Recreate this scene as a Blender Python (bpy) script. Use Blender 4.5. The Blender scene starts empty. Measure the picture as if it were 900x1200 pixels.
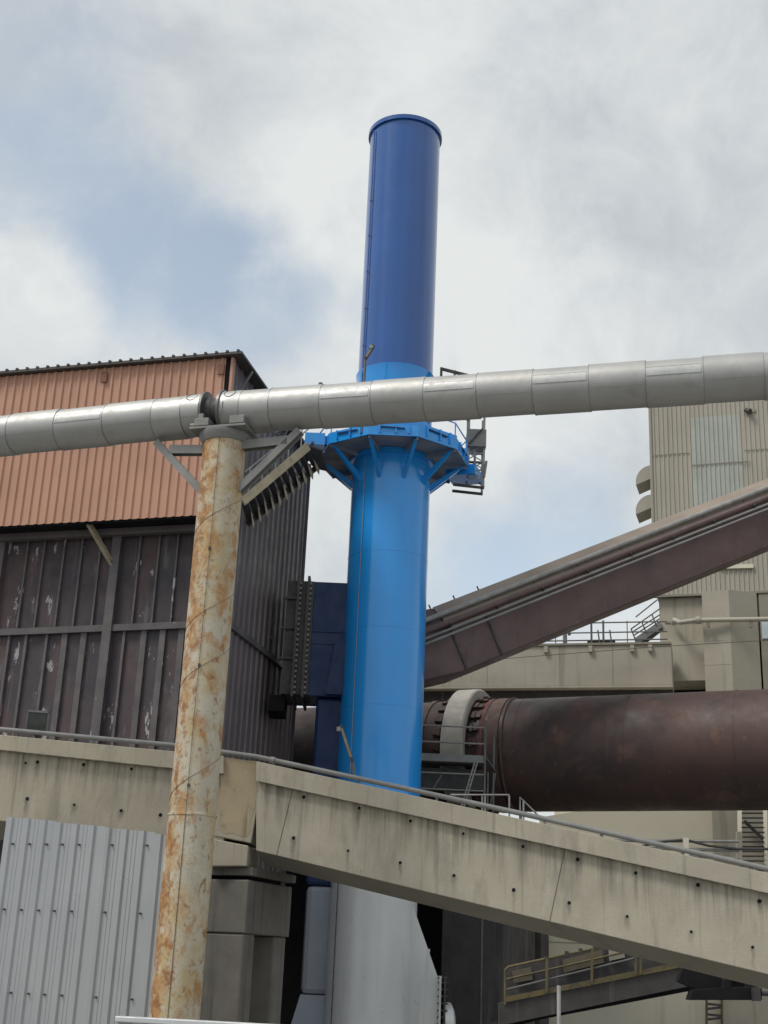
import bpy, bmesh, math, random
from mathutils import Vector as V, Matrix
random.seed(7)
R_ = math.radians
sc = bpy.context.scene
col = sc.collection

# ------------------------------------------------------------------ camera
F = 1530.0
up = V((188, 4371, -F)).normalized()
fw = V((0, 0, -1)); fw = (fw - fw.dot(up) * up).normalized()
rt = fw.cross(up)
ROT = Matrix((rt, fw, up))
CAM = V((0, 0, 4.6))
cd = bpy.data.cameras.new('camera'); cam = bpy.data.objects.new('camera', cd); col.objects.link(cam)
cd.sensor_fit = 'HORIZONTAL'; cd.sensor_width = 36; cd.lens = F / 900 * 36
cd.clip_start = 0.1; cd.clip_end = 6000
cam.matrix_world = Matrix.Translation(CAM) @ ROT.to_4x4()
sc.camera = cam

def ray(px, py): return ROT @ V((px - 450, 600 - py, -F))
def PY(px, py, y): r = ray(px, py); return CAM + r * (y / r.y)
def PZ(px, py, z): r = ray(px, py); return CAM + r * ((z - CAM.z) / r.z)
def PX(px, py, x): r = ray(px, py); return CAM + r * (x / r.x)
def PP(px, py, p0, n):
    r = ray(px, py); return CAM + r * ((V(p0) - CAM).dot(n) / r.dot(n))
def vert_plane(p, deg):
    """vertical plane through p whose rightward direction comes towards the viewer by deg"""
    d = V((math.cos(R_(deg)), -math.sin(R_(deg)), 0)); n = V((-math.sin(R_(deg)), -math.cos(R_(deg)), 0))
    return V(p), d, n          # n points at the viewer
Z = V((0, 0, 1))

# ------------------------------------------------------------------ materials
def _n(nt, t, **kw):
    n = nt.nodes.new(t)
    for k, v in kw.items():
        setattr(n, k, v)
    return n
def rgba(c): return (c[0], c[1], c[2], 1)

def mat(name, base, var=None, vscale=1.5, vamt=0.6, rough=0.6, metal=0.0, streak=None, patches=None,
        fine=None, bump=0.1, bscale=25, rvar=0.15, coat=0.0, stretch=(1, 1, 1), spec=0.5, layers=(), bias=None, drips_shade=None):
    """procedural paint / rust / concrete.
    streak=(colour, threshold, xy scale, z scale, amount); patches/layers=(colour, scale, threshold, softness, amount, stretch)"""
    m = bpy.data.materials.new(name); m.use_nodes = True
    nt = m.node_tree; L = nt.links.new
    b = nt.nodes['Principled BSDF']
    b.inputs['Metallic'].default_value = metal; b.inputs['Roughness'].default_value = rough
    b.inputs['Specular IOR Level'].default_value = spec
    if coat: b.inputs['Coat Weight'].default_value = coat; b.inputs['Coat Roughness'].default_value = 0.12
    tc = _n(nt, 'ShaderNodeTexCoord')
    def noise(scale, st=(1, 1, 1), detail=6, rg=0.6, dist=0.0):
        mp = _n(nt, 'ShaderNodeMapping'); mp.inputs['Scale'].default_value = st
        L(tc.outputs['Object'], mp.inputs['Vector'])
        n = _n(nt, 'ShaderNodeTexNoise'); n.inputs['Scale'].default_value = scale
        n.inputs['Detail'].default_value = detail; n.inputs['Roughness'].default_value = rg; n.inputs['Distortion'].default_value = dist
        L(mp.outputs[0], n.inputs['Vector']); return n.outputs['Fac']
    def mapr(sock, a, c, lo=0.0, hi=1.0):
        r = _n(nt, 'ShaderNodeMapRange'); r.inputs['From Min'].default_value = a; r.inputs['From Max'].default_value = c
        r.inputs['To Min'].default_value = lo; r.inputs['To Max'].default_value = hi
        L(sock, r.inputs['Value']); return r.outputs[0]
    def mix(fac, c1, c2):
        x = _n(nt, 'ShaderNodeMix', data_type='RGBA')
        L(fac, x.inputs['Factor'])
        if hasattr(c1, 'is_output'): L(c1, x.inputs['A'])
        else: x.inputs['A'].default_value = rgba(c1)
        x.inputs['B'].default_value = rgba(c2)
        return x.outputs['Result']
    var = var or tuple(c * 0.75 for c in base)
    c = mix(mapr(noise(vscale, stretch), 0.35, 0.65, 0, vamt), base, var)
    pos = _n(nt, 'ShaderNodeNewGeometry').outputs['Position'] if (bias or drips_shade) else None
    def along(p, d):
        a = _n(nt, 'ShaderNodeVectorMath', operation='SUBTRACT'); L(pos, a.inputs[0]); a.inputs[1].default_value = p
        q = _n(nt, 'ShaderNodeVectorMath', operation='DOT_PRODUCT'); L(a.outputs[0], q.inputs[0]); q.inputs[1].default_value = d
        return q.outputs['Value']
    def mth(op, x, y):
        k = _n(nt, 'ShaderNodeMath', operation=op)
        for i, v_ in enumerate((x, y)):
            if v_ is None: continue
            if hasattr(v_, 'is_output'): L(v_, k.inputs[i])
            else: k.inputs[i].default_value = v_
        return k.outputs[0]
    bsock = mapr(along(bias[0], bias[1]), bias[2], bias[3], bias[4], 0) if bias else None
    for (pc, s, th, soft, amt, st) in (list(layers) + ([patches] if patches else [])):
        nz = noise(s, st, 9, 0.65, 0.3)
        if bsock is not None: nz = mth('ADD', nz, bsock)
        c = mix(mapr(nz, th, th + soft, 0, amt), c, pc)
    if streak:
        sc_, th, sx, sz, amt = streak
        c = mix(mapr(noise(1.0, (sx, sx, sz), 5, 0.6), th, th + 0.12, 0, amt), c, sc_)
    if drips_shade:                      # grime run-offs below each tie hole and coping edge, plus the painted lip shadow
        (lp0, lu, ld_), holes_, dcol = drips_shade
        below = along(lp0, ld_)
        n1 = noise(1.0, (9, 9, .35), 4, .6)
        edge = mth('MULTIPLY', mapr(below, 0.0, .95, 1, 0), mapr(n1, .44, .68, 0, .8))
        edge = mth('MULTIPLY', edge, mapr(below, -.002, .0, 0, 1))
        c = mix(edge, c, dcol)
        sp = None
        wob = mapr(noise(6.0), .3, .7, -.03, .03)
        for hp_, ln_h, wd_h, am in holes_:
            u_ = mth('ABSOLUTE', mth('ADD', along(hp_, lu), wob), None)
            z_ = along(hp_, V((0, 0, -1)))
            k_ = mth('MULTIPLY', mapr(u_, wd_h * .25, wd_h, 1, 0), mth('MULTIPLY', mapr(z_, -.05, .03, 0, 1), mapr(z_, 0, ln_h, am, 0)))
            sp = k_ if sp is None else mth('MAXIMUM', sp, k_)
        c = mix(sp, c, dcol)
    if fine:
        c = mix(mapr(noise(fine[1], (1, 1, 1), 4, 0.7), 0.5, 0.75, 0, fine[2]), c, fine[0])
    L(c, b.inputs['Base Color'])
    L(mapr(noise(vscale * 3), 0.3, 0.7, max(0.03, rough - rvar), min(1, rough + rvar)), b.inputs['Roughness'])
    if bump:
        bp = _n(nt, 'ShaderNodeBump'); bp.inputs['Strength'].default_value = bump; bp.inputs['Distance'].default_value = 0.02
        L(noise(bscale, (1, 1, 1), 8), bp.inputs['Height']); L(bp.outputs[0], b.inputs['Normal'])
    return m

M = {}
M['concrete'] = None
M['concrete_tan'] = mat('concrete_tan', (.46, .375, .25), (.38, .31, .20), 1.4, .8, .9, streak=((.14, .12, .09), .58, 6, .35, .6), layers=[((.22, .19, .14), 2.2, .58, .06, .6, (1, 1, 1))], fine=((.2, .16, .1), 30, .3), bump=.25)
M['concrete_pier'] = mat('concrete_pier', (.185, .175, .155), (.125, .118, .105), 1.2, .8, .92, streak=((.08, .075, .07), .55, 5.0, .15, .65), fine=((.1, .1, .09), 25, .3), bump=.3)
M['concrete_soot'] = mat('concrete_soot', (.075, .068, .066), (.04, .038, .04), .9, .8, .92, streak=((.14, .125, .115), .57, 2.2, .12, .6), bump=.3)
M['soot'] = mat('soot_black', (.020, .020, .022), (.013, .013, .015), 1.0, .8, 1.0, spec=.1)  # near black for sooty parts and for the painted shadow below the cladding
M['concrete_grey'] = mat('concrete_grey', (.40, .37, .305), (.32, .295, .24), .35, .8, .9, streak=((.21, .195, .155), .56, 1.6, .12, .55), fine=((.25, .235, .19), 12, .3), bump=.12)
M['concrete_dark'] = mat('concrete_dark', (.27, .25, .205), (.21, .195, .16), .35, .8, .9, streak=((.15, .14, .115), .58, 1.6, .12, .5), bump=.12)
M['wall_beige'] = mat('wall_beige', (.68, .64, .525), (.62, .575, .465), .25, .8, .9, streak=((.42, .39, .31), .58, 1.2, .1, .4), bump=.08)
M['rust_column'] = None
M['jacket'] = mat('dull_aluminium_jacket', (.42, .42, .41), (.35, .355, .35), 1.3, .7, .5, metal=.5, streak=((.30, .285, .26), .58, 2.5, 1.6, .4), layers=[((.36, .345, .31), 2.0, .56, .1, .4, (1, 1, 1)), ((.30, .30, .295), 5.0, .64, .05, .4, (1, 1, 1))], bump=.35, bscale=2.2, rvar=.08)
M['jacket_panel'] = mat('bright_aluminium_strip', (.46, .47, .47), (.37, .375, .37), 2.0, .8, .45, metal=.5, fine=((.30, .29, .27), 14, .4), bump=.12, bscale=9)
M['jacket_dark'] = mat('dark_band', (.16, .155, .15), None, 3, .6, .5, metal=.6)
M['jacket_seam'] = mat('jacket_seam', (.25, .25, .25), None, 3, .6, .5, metal=.5)
M['black_joint'] = mat('black_rubber', (.03, .03, .033), None, 3, .6, .6)
M['steel_grey'] = mat('grey_steel_paint', (.24, .245, .24), (.17, .17, .165), 2.0, .8, .55, layers=[((.22, .13, .08), 3, .62, .1, .5, (1, 1, 1))])
M['steel_dark'] = mat('dark_steel', (.060, .058, .058), (.035, .034, .035), 2.0, .8, .6)
M['steel_cream'] = mat('cream_steel', (.42, .37, .26), (.28, .23, .16), 2.0, .8, .7, layers=[((.16, .10, .06), 3, .58, .1, .6, (1, 1, 1))])
M['rail'] = mat('galvanised_rail', (.33, .325, .31), (.22, .22, .21), 3.0, .8, .5, metal=.3)
M['rail_dark'] = mat('grey_rail', (.14, .14, .138), (.09, .09, .09), 3.0, .8, .55, metal=.2)
M['blue'] = mat('bright_blue_paint', (.014, .30, .80), (.016, .275, .73), .6, .8, .22, rvar=.04, coat=.5, bump=.02, bscale=1.2,
    streak=((.04, .26, .66), .62, 1.2, .1, .3))
M['blue_dark'] = mat('dark_blue_paint', (.011, .092, .35), (.010, .080, .30), .5, .8, .20, rvar=.04, coat=.6, bump=.04, bscale=.9,
    streak=((.030, .075, .25), .58, 2.2, .05, .5))
M['blue_under'] = mat('primer_underside', (.36, .32, .29), (.16, .22, .32), .9, 1, .7)
M['blue_duct'] = mat('navy_paint', (.009, .030, .10), (.008, .022, .075), .6, .8, .45, spec=.3, bump=.03, bscale=2)
M['white'] = mat('white_grey_paint', (.56, .58, .585), (.50, .52, .53), .5, .8, .38, metal=.1, coat=.2, streak=((.40, .405, .40), .59, 2.5, .1, .5), layers=[((.34, .32, .28), 1.4, .64, .06, .4, (1, 1, .4))], bump=.03, bscale=3)
M['grey_primer'] = mat('grey_primer', (.26, .29, .34), (.22, .25, .30), .8, .8, .5, bump=.04)
M['terracotta'] = mat('terracotta_cladding', (.50, .275, .19), (.44, .24, .165), .5, .8, .6, streak=((.36, .20, .14), .58, 2.5, .08, .5), layers=[((.40, .225, .165), .55, .55, .12, .6, (1, 1, .5))], bump=.04, bscale=6)
M['terra_dark'] = mat('brown_vent', (.20, .075, .045), None, 2, .6, .6)
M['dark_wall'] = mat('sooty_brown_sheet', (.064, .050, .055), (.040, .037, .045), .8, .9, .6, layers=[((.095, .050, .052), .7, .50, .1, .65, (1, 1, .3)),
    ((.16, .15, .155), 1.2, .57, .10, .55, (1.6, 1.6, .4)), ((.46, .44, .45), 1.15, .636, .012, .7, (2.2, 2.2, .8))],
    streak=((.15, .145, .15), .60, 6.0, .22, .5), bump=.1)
M['dark_side'] = mat('sooty_grey_sheet', (.135, .115, .12), (.10, .086, .09), .7, .9, .5, streak=((.17, .155, .16), .6, 4, .1, .5), bump=.06)
M['dark_rib'] = mat('sooty_rib', (.13, .115, .12), (.075, .068, .073), 1.5, .9, .55, layers=[((.46, .44, .44), 1.3, .64, .015, .9, (1, 1, .45))], bump=.05)  # ribs paler than the wall, their side-lit edges put into the colour
M['roof'] = mat('dark_roof', (.075, .068, .065), None, 1, .8, .7)
M['sheet'] = mat('zincalume_sheet', (.40, .415, .43), (.34, .355, .37), .5, .8, .40, metal=.3, streak=((.27, .28, .29), .57, 8, .06, .6), layers=[((.27, .265, .25), 1.6, .64, .1, .4, (1, 1, .4))], bump=0)
M['screw'] = mat('dark_screw', (.06, .06, .06), None, 9, .5, .5)
M['cap'] = mat('pale_cap', (.62, .64, .65), (.52, .54, .55), 3, .8, .35, metal=.3)
M['rusty_duct'] = mat('brown_rusty_duct', (.125, .078, .076), (.088, .058, .060), .45, .9, .62, layers=[((.17, .125, .115), .9, .56, .12, .5, (1, 1, .6)), ((.05, .038, .042), .7, .58, .1, .5, (1, 1, .4)),
    ((.13, .045, .048), .5, .58, .08, .6, (1, 1, 1))], streak=((.055, .044, .047), .6, 2.5, .12, .45), bump=.12)
M['duct_top'] = mat('dusty_duct_top', (.33, .275, .23), (.26, .21, .175), .8, .8, .85, bump=.2)  # dust plus the sunlit tone of the shoulder, kept in the colour
M['kiln'] = mat('kiln_shell', (.088, .046, .037), (.045, .031, .031), .28, .9, .62, layers=[((.18, .095, .07), .5, .57, .1, .5, (1, 1, 1)), ((.026, .024, .028), .33, .50, .12, .75, (1, 1, 1)), ((.20, .165, .145), 2.5, .64, .06, .35, (1, 1, 1))], streak=((.12, .08, .066), .6, 1.8, .3, .4), bump=.2, bscale=4)
M['kiln_band'] = mat('kiln_band', (.125, .075, .062), (.075, .05, .045), .8, .9, .75, bump=.2)
M['kiln_red'] = mat('kiln_red_ring', (.15, .050, .042), (.09, .045, .04), .8, .9, .75)
M['tyre'] = mat('worn_tyre_steel', (.44, .43, .385), (.32, .31, .28), 1.2, .8, .62, metal=.1, streak=((.22, .21, .19), .58, .4, 3, .5), bump=.08)
M['clad'] = mat('beige_grey_cladding', (.40, .375, .315), (.34, .32, .27), .3, .8, .75, streak=((.27, .25, .205), .60, 1.5, .06, .5), bump=.05)
M['clad_patch'] = mat('pale_green_patch', (.40, .42, .385), (.33, .345, .31), .8, .8, .7, streak=((.22, .21, .18), .60, 1.5, .2, .5), bump=.05)
M['yellow'] = mat('faded_yellow', (.14, .11, .045), (.09, .075, .04), 2, .8, .75, layers=[((.06, .052, .045), 3, .52, .1, .7, (1, 1, 1))])  # faded paint, darkened further to stand for the shade of the beam
M['cable'] = mat('dark_cable', (.07, .06, .05), None, 5, .5, .6)
M['glass'] = mat('lamp_glass', (.10, .115, .11), (.06, .07, .07), 6, .8, .15)
M['window'] = mat('pale_window', (.50, .58, .62), None, 2, .6, .2)
M['lamp'] = mat('lamp_diffuser', (.30, .26, .16), (.16, .13, .08), 3, .8, .4)
M['cover'] = mat('brown_cover', (.15, .125, .085), (.09, .08, .06), 1.5, .8, .8)
M['seam'] = mat('rusty_seam', (.22, .13, .07), None, 5, .6, .7)
M['ground'] = mat('ground_dusty_yard', (.22, .215, .20), (.16, .155, .145), .15, .8, .95, layers=[((.12, .115, .11), .05, .55, .1, .5, (1, 1, 1))], bump=.3, bscale=4)

# ------------------------------------------------------------------ mesh builder
class MB:
    def __init__(s): s.v = []; s.f = []; s.sm = False
    def add(s, vs, fs):
        k = len(s.v); s.v += [V(p) for p in vs]; s.f += [tuple(i + k for i in f) for f in fs]; return s
    def hexa(s, a, b):          # two quads (same winding)
        return s.prism_pts(a, b)
    def prism_pts(s, a, b):
        n = len(a)
        fs = [tuple(range(n - 1, -1, -1)), tuple(range(n, 2 * n))]
        for i in range(n):
            j = (i + 1) % n; fs.append((i, j, n + j, n + i))
        return s.add(list(a) + list(b), fs)
    def prism(s, poly, ex):
        ex = V(ex); return s.prism_pts([V(p) for p in poly], [V(p) + ex for p in poly])
    def box(s, c, sx, sy, sz, dx=V((1, 0, 0)), dy=V((0, 1, 0)), dz=V((0, 0, 1))):
        c = V(c); x = dx * sx / 2; y = dy * sy / 2; z = dz * sz / 2
        return s.prism_pts([c - x - y - z, c + x - y - z, c + x + y - z, c - x + y - z], [c - x - y + z, c + x - y + z, c + x + y + z, c - x + y + z])
    def bar(s, p0, p1, w, h, side=None):
        p0 = V(p0); p1 = V(p1); d = (p1 - p0).normalized()
        u = V(side) if side else (Z if abs(d.z) < .95 else V((1, 0, 0)))
        x = d.cross(u).normalized(); y = x.cross(d).normalized()
        x *= w / 2; y *= h / 2
        q = lambda p: [p - x - y, p + x - y, p + x + y, p - x + y]
        return s.prism_pts(q(p0), q(p1))
    def ibeam(s, p0, p1, w, h, t, side=None):
        p0 = V(p0); p1 = V(p1); d = (p1 - p0).normalized()
        u = V(side) if side else Z
        x = d.cross(u).normalized(); y = x.cross(d).normalized()
        a, b = w / 2, h / 2; k = t / 2
        pr = [(-a, -b), (a, -b), (a, -b + t), (k, -b + t), (k, b - t), (a, b - t), (a, b), (-a, b), (-a, b - t), (-k, b - t), (-k, -b + t), (-a, -b + t)]
        return s.prism_pts([p0 + x * i + y * j for i, j in pr], [p1 + x * i + y * j for i, j in pr])
    def tube(s, pts, r, n=10, cap=True):
        s.sm = True
        pts = [V(p) for p in pts]; rings = []; x = None
        for i, p in enumerate(pts):
            d = ((pts[min(i + 1, len(pts) - 1)] - p).normalized() + (p - pts[max(i - 1, 0)]).normalized()).normalized()
            if x is None:
                u = Z if abs(d.z) < .9 else V((1, 0, 0)); x = d.cross(u).normalized()
            else: x = (x - d * x.dot(d)).normalized()
            y = d.cross(x)
            rr = r[i] if isinstance(r, (list, tuple)) else r
            rings.append([p + (x * math.cos(2 * math.pi * k / n) + y * math.sin(2 * math.pi * k / n)) * rr for k in range(n)])
        vs = [q for g in rings for q in g]; fs = []
        for i in range(len(pts) - 1):
            for k in range(n):
                j = (k + 1) % n; fs.append((i * n + k, i * n + j, (i + 1) * n + j, (i + 1) * n + k))
        if cap: fs.append(tuple(range(n - 1, -1, -1))); fs.append(tuple((len(pts) - 1) * n + k for k in range(n)))
        return s.add(vs, fs)
    def lathe(s, o, ax, prof, n=48, closed=False):
        """prof = list of (distance along ax, radius)"""
        s.sm = True
        o = V(o); ax = V(ax).normalized(); u = Z if abs(ax.z) < .9 else V((1, 0, 0))
        x = ax.cross(u).normalized(); y = ax.cross(x)
        vs = []; fs = []
        for t, r in prof:
            for k in range(n):
                a = 2 * math.pi * k / n
                vs.append(o + ax * t + (x * math.cos(a) + y * math.sin(a)) * r)
        m = len(prof)
        for i in range(m if closed else m - 1):
            i2 = (i + 1) % m
            for k in range(n):
                j = (k + 1) % n; fs.append((i * n + k, i * n + j, i2 * n + j, i2 * n + k))
        if not closed:
            fs.append(tuple(range(n - 1, -1, -1))); fs.append(tuple((m - 1) * n + k for k in range(n)))
        return s.add(vs, fs)
    def shell(s, o, ax, t0, t1, r0, r1, a0, a1, ref, n=8):
        """piece of a tube wall: angles measured from ref direction"""
        o = V(o); ax = V(ax).normalized(); x = (V(ref) - ax * V(ref).dot(ax)).normalized(); y = ax.cross(x)
        vs = []
        for i in range(n + 1):
            a = a0 + (a1 - a0) * i / n; d = x * math.cos(a) + y * math.sin(a)
            vs += [o + ax * t0 + d * r0, o + ax * t1 + d * r0, o + ax * t1 + d * r1, o + ax * t0 + d * r1]
        fs = [(0, 1, 2, 3), tuple(4 * n + k for k in (3, 2, 1, 0))]
        for i in range(n):
            for k in range(4):
                j = (k + 1) % 4; fs.append((4 * i + k, 4 * i + 4 + k, 4 * i + 4 + j, 4 * i + j))
        s.sm = True
        return s.add(vs, fs)
    def sheet(s, A, B, C, D, n, prof, th=.004):
        """profiled sheet: A bottom left, B bottom right, C top right, D top left; prof = [(fraction, offset along n)]"""
        A, B, C, D, n = V(A), V(B), V(C), V(D), V(n)
        vs = []; fs = []; m = len(prof)
        for u, d in prof:
            lo = A.lerp(B, u); hi = D.lerp(C, u)
            vs += [lo + n * d, hi + n * d, lo + n * (d - th), hi + n * (d - th)]
        for i in range(m - 1):
            a, b = 4 * i, 4 * i + 4
            fs += [(a, b, b + 1, a + 1), (a + 2, a + 3, b + 3, b + 2), (a + 1, b + 1, b + 3, a + 3), (a, a + 2, b + 2, b)]
        e = 4 * (m - 1)
        fs += [(0, 1, 3, 2), (e, e + 2, e + 3, e + 1)]
        return s.add(vs, fs)
    def build(s, name, m, parent=None, bev=0, loc=None):
        org = V(loc) if loc is not None else (world_loc(parent) if parent else V((0, 0, 0)))
        me = bpy.data.meshes.new(name); me.from_pydata([p - org for p in s.v], [], s.f); me.materials.append(M[m])
        bm = bmesh.new(); bm.from_mesh(me); bmesh.ops.recalc_face_normals(bm, faces=bm.faces); bm.to_mesh(me); bm.free()
        if s.sm:
            me.shade_smooth(); me.set_sharp_from_angle(angle=R_(35))
        o = bpy.data.objects.new(name, me); col.objects.link(o)
        if parent: o.parent = parent
        else: o.location = org
        if bev:
            b = o.modifiers.new('bevel', 'BEVEL'); b.width = bev; b.segments = 2; b.limit_method = 'ANGLE'; b.angle_limit = R_(40)
        return o
def world_loc(o):
    l = V(o.location)
    while o.parent: o = o.parent; l = l + V(o.location)
    return l
def tag(o, label, cat, group=None):
    o['label'] = label; o['category'] = cat
    if group: o['group'] = group
    return o
def thing(name, label, cat, loc, group=None):
    o = bpy.data.objects.new(name, None); col.objects.link(o); o.location = V(loc); o.empty_display_size = .3
    return tag(o, label, cat, group)
def lab(o, s): o['label'] = s; return o
def trap(width, pitch, depth, top=.3, base=.55, start=0.0, minor=0):
    """trapezoid rib profile over a width in metres -> [(fraction, offset)]"""
    pr = [(0, 0)]; x = start
    while x + pitch <= width + 1e-6:
        f = pitch * (1 - base)
        pts = [(x + f, 0)]
        if minor:
            for q in (.33, .66):
                pts = pts[:-1] + [(x + f * q - .02, 0), (x + f * q - .008, minor), (x + f * q + .008, minor), (x + f * q + .02, 0)] + pts[-1:]
        s = pitch * (base - top) / 2
        pts += [(x + f + s, depth), (x + f + s + pitch * top, depth), (x + pitch, 0)]
        pr += pts; x += pitch
    pr.append((width, 0))
    out = []
    for a, d in pr:
        u = min(1, max(0, a / width))
        if not out or u > out[-1][0] + 1e-7: out.append((u, d))
    return out

# ------------------------------------------------------------------ ground
g = MB(); S = 1500
g.add([(-S, -S, 0), (S, -S, 0), (S, S, 0), (-S, S, 0)], [(0, 1, 2, 3)])
go = g.build('ground', 'ground'); go['kind'] = 'structure'

# ------------------------------------------------------------------ chimney stack
SY = 50.0
ax = PY(448.5, 800, SY); SX = ax.x
sz = lambda y, dy=0.0: PY(450, y, SY + dy).z
RS = 1.60
zt = sz(158); zu = sz(447); zp = sz(541); zb = sz(985)
st = thing('chimney_stack', 'tall round blue steel chimney with dark blue upper half and white base', 'chimney', (SX, SY, 0))
O = V((SX, SY, 0))
MB().lathe(O, Z, [(0, RS + .02), (zb, RS)], 96).build('base_shell', 'white', st)
MB().lathe(O, Z, [(zb + .003, RS), (zp + 2.2, RS), (zu - .25, RS - .02), (zu + .12, RS + .06)], 96).build('lower_shell', 'blue', st)
up_ = MB().lathe(O, Z, [(zu + .125, RS - .03), (zt, RS - .035), (zt, RS - .06), (zt - 2.5, RS - .06)], 96).build('upper_shell', 'blue_dark', st)
MB().lathe(O, Z, [(zt - .24, RS - .03), (zt - .24, RS + .055), (zt - .04, RS + .055), (zt - .04, RS - .03)], 96, True).build('rim_flange', 'blue_dark', st)
for y in (576 - 15, 658, 745, 834, 1137):
    w = MB().lathe(O, Z, [(sz(y) - .012, RS - .01), (sz(y) - .006, RS + .006), (sz(y) + .006, RS + .006), (sz(y) + .012, RS - .01)], 96, True)
    w.build('weld_seam', 'white' if y > 1000 else 'blue', st)
# pale tube down the left front, standing in for a sharp reflection edge
def onstack(px, y0, y1, r, off=.05, R=RS):
    pts = []
    a = None
    for y, x in ((y0, px[0]), (y1, px[1])):
        rr = ray(x, y); dx = rr.x / rr.y
        best = None
        for k in range(400):
            th = math.pi + k / 400 * math.pi / 1.0
            p = O + V((math.cos(th), math.sin(th), 0)) * (R + off)
            e = abs(p.x / p.y - dx)
            if best is None or e < best[0]: best = (e, p)
        p = best[1]; pts.append(V((p.x, p.y, PY(x, y, p.y).z)))
    return pts
a, b = onstack((429, 408), 556, 918, .03)
xm = (a.x + b.x) / 2; ym = (a.y + b.y) / 2
MB().tube([V((xm, ym, a.z + 1.2)), V((xm, ym, b.z - 1.0))], .014, 8).build('conduit', 'rail', st)
a, b = onstack((396, 380), 1035, 1190, .03)
MB().tube([V((a.x, a.y, zb)), V((a.x, a.y, .2))], .016, 6).build('earth_cable', 'cable', st)
# dark blue tube standing in for vertical reflection streaks on the upper half
th_ = R_(-148); a = O + V((math.cos(th_), math.sin(th_), 0)) * (RS + .03)
cdt = MB().tube([V((a.x, a.y, zu - .6)), V((a.x, a.y, zt - .4))], .03, 8).build('conduit', 'blue_dark', st)
for k in range(5):
    z = zu + 1.2 + k * 1.75
    MB().box(V((a.x, a.y, z)), .08, .08, .04).build('conduit_clamp', 'blue_dark', cdt)
# platform
RP = 3.12; NS = 10
pa = [R_(-90 - 18 + 36 * k) for k in range(NS)]
rim = lambda r, z: [O + V((math.cos(t) * r, math.sin(t) * r, z)) for t in pa]
pl = MB()
pl.prism_pts(rim(RP, zp), rim(RP, zp + .06)).build('platform_deck', 'blue_under', st)
fh = .46
for k in range(NS):
    j = (k + 1) % NS
    o0, o1 = rim(RP + .03, zp - .06)[k], rim(RP + .03, zp - .06)[j]
    i0, i1 = rim(RP - .02, zp - .06)[k], rim(RP - .02, zp - .06)[j]
    h = fh + (.12 if k % 3 == 1 else 0)
    fpl = MB().prism([o0, o1, i1, i0], (0, 0, h)).build('fascia_plate', 'blue', st)
    mid = (o0 + o1) / 2; nrm = V((mid.x - O.x, mid.y - O.y, 0)).normalized(); tg = Z.cross(nrm)
    for q in (-.55, .1, .6):
        c = mid + tg * q + nrm * .03 + Z * (h * .6)
        MB().box(c, .09, .05, h * .8, nrm, tg).build('fascia_stiffener', 'blue', fpl)
    MB().bar(mid + tg * -.5 + nrm * .05 + Z * h * .72, mid + tg * .45 + nrm * .05 + Z * h * .62, .05, .05).build('hand_grip', 'blue_duct', fpl)
# projecting landing plates left and right (far side)
pL = PY(372, 526, 48.6)
MB().box(V((SX - 3.12, 48.8, zp + .22)), .8, .9, .5).build('landing_plate', 'blue', st)
MB().box(V((SX + 3.05, 51.0, zp - .05)), 1.25, 1.3, .42, V((.95, -.31, 0)), V((.31, .95, 0))).build('landing_plate', 'blue', st)
# inner collar and brackets
MB().lathe(O, Z, [(zp - .25, RS + .005), (zp - .22, RS + .14), (zp - .02, RS + .14), (zp, RS + .005)], 96).build('collar_ring', 'blue', st)
for k in range(NS):
    for dphi in (0,):
        t = pa[k] + dphi
        d = V((math.cos(t), math.sin(t), 0)); s = Z.cross(d)
        foot = O + d * (RS - .01) + Z * (zp - 1.28); head = O + d * (RP - .25) + Z * (zp - .07)
        br = MB()
        br.prism([foot - s * .045, foot + d * .0 + Z * .45 - s * .045, head + Z * .0 - s * .045, head - d * .35 - Z * .12 - s * .045] if False else
                 [foot - s * .07, foot + Z * .34 - s * .07, head - s * .07, head + d * .12 - s * .07], s * .14)
        br.build('bracket', 'blue', st)
        MB().prism([O + d * RS + Z * (zp - .22) - s * .03, O + d * (RP - .05) + Z * (zp - .16) - s * .03, O + d * (RP - .05) + Z * (zp - .003) - s * .03, O + d * RS + Z * (zp - .003) - s * .03], s * .06).build('deck_rib', 'blue_under', st)
# handrail around the platform
for k in range(NS):
    p = rim(RP - .06, zp + fh)[k]; MB().bar(p, p + Z * .62, .05, .05, (1, 0, 0)).build('guard_post', 'blue', st)
q = rim(RP - .06, zp + fh + .62)
MB().tube(q + [q[0]], .028, 8).build('guard_rail', 'blue', st)
# breech duct on the right of the base with bolted flange
da = V((math.cos(R_(8)), math.sin(R_(8)), 0)); db = Z.cross(da)
zA = PY(497, 1058, 49.4).z; zF = PY(515, 1150, 49).z
rb = MB()
def ringrect(c, w, z0, z1): return [c - db * w + Z * z0, c + db * w + Z * z0, c + db * w + Z * z1, c - db * w + Z * z1]
p_in = O + da * (RS - .35); p_out = O + da * 2.35
rb.prism_pts(ringrect(p_in, .95, .0, zA), ringrect(p_out, .9, 0.0, zF)).build('breech_duct', 'white', st)
MB().prism_pts(ringrect(p_out - da * .02, 1.05, .02, zF + .18), ringrect(p_out + da * .05, 1.05, .02, zF + .18)).build('breech_flange', 'white', st)
bfl = MB().prism_pts(ringrect(p_out + da * .15, 1.05, .03, zF + .17), ringrect(p_out + da * .22, 1.05, .03, zF + .17)).build('breech_flange', 'steel_dark', st)
for k in range(18):
    c = p_out - db * .98 + da * .10 + Z * (.3 + k * zF / 18.5)
    MB().tube([c - da * .16, c + da * .2], .035, 6).build('bolt', 'steel_dark', bfl)
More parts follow.
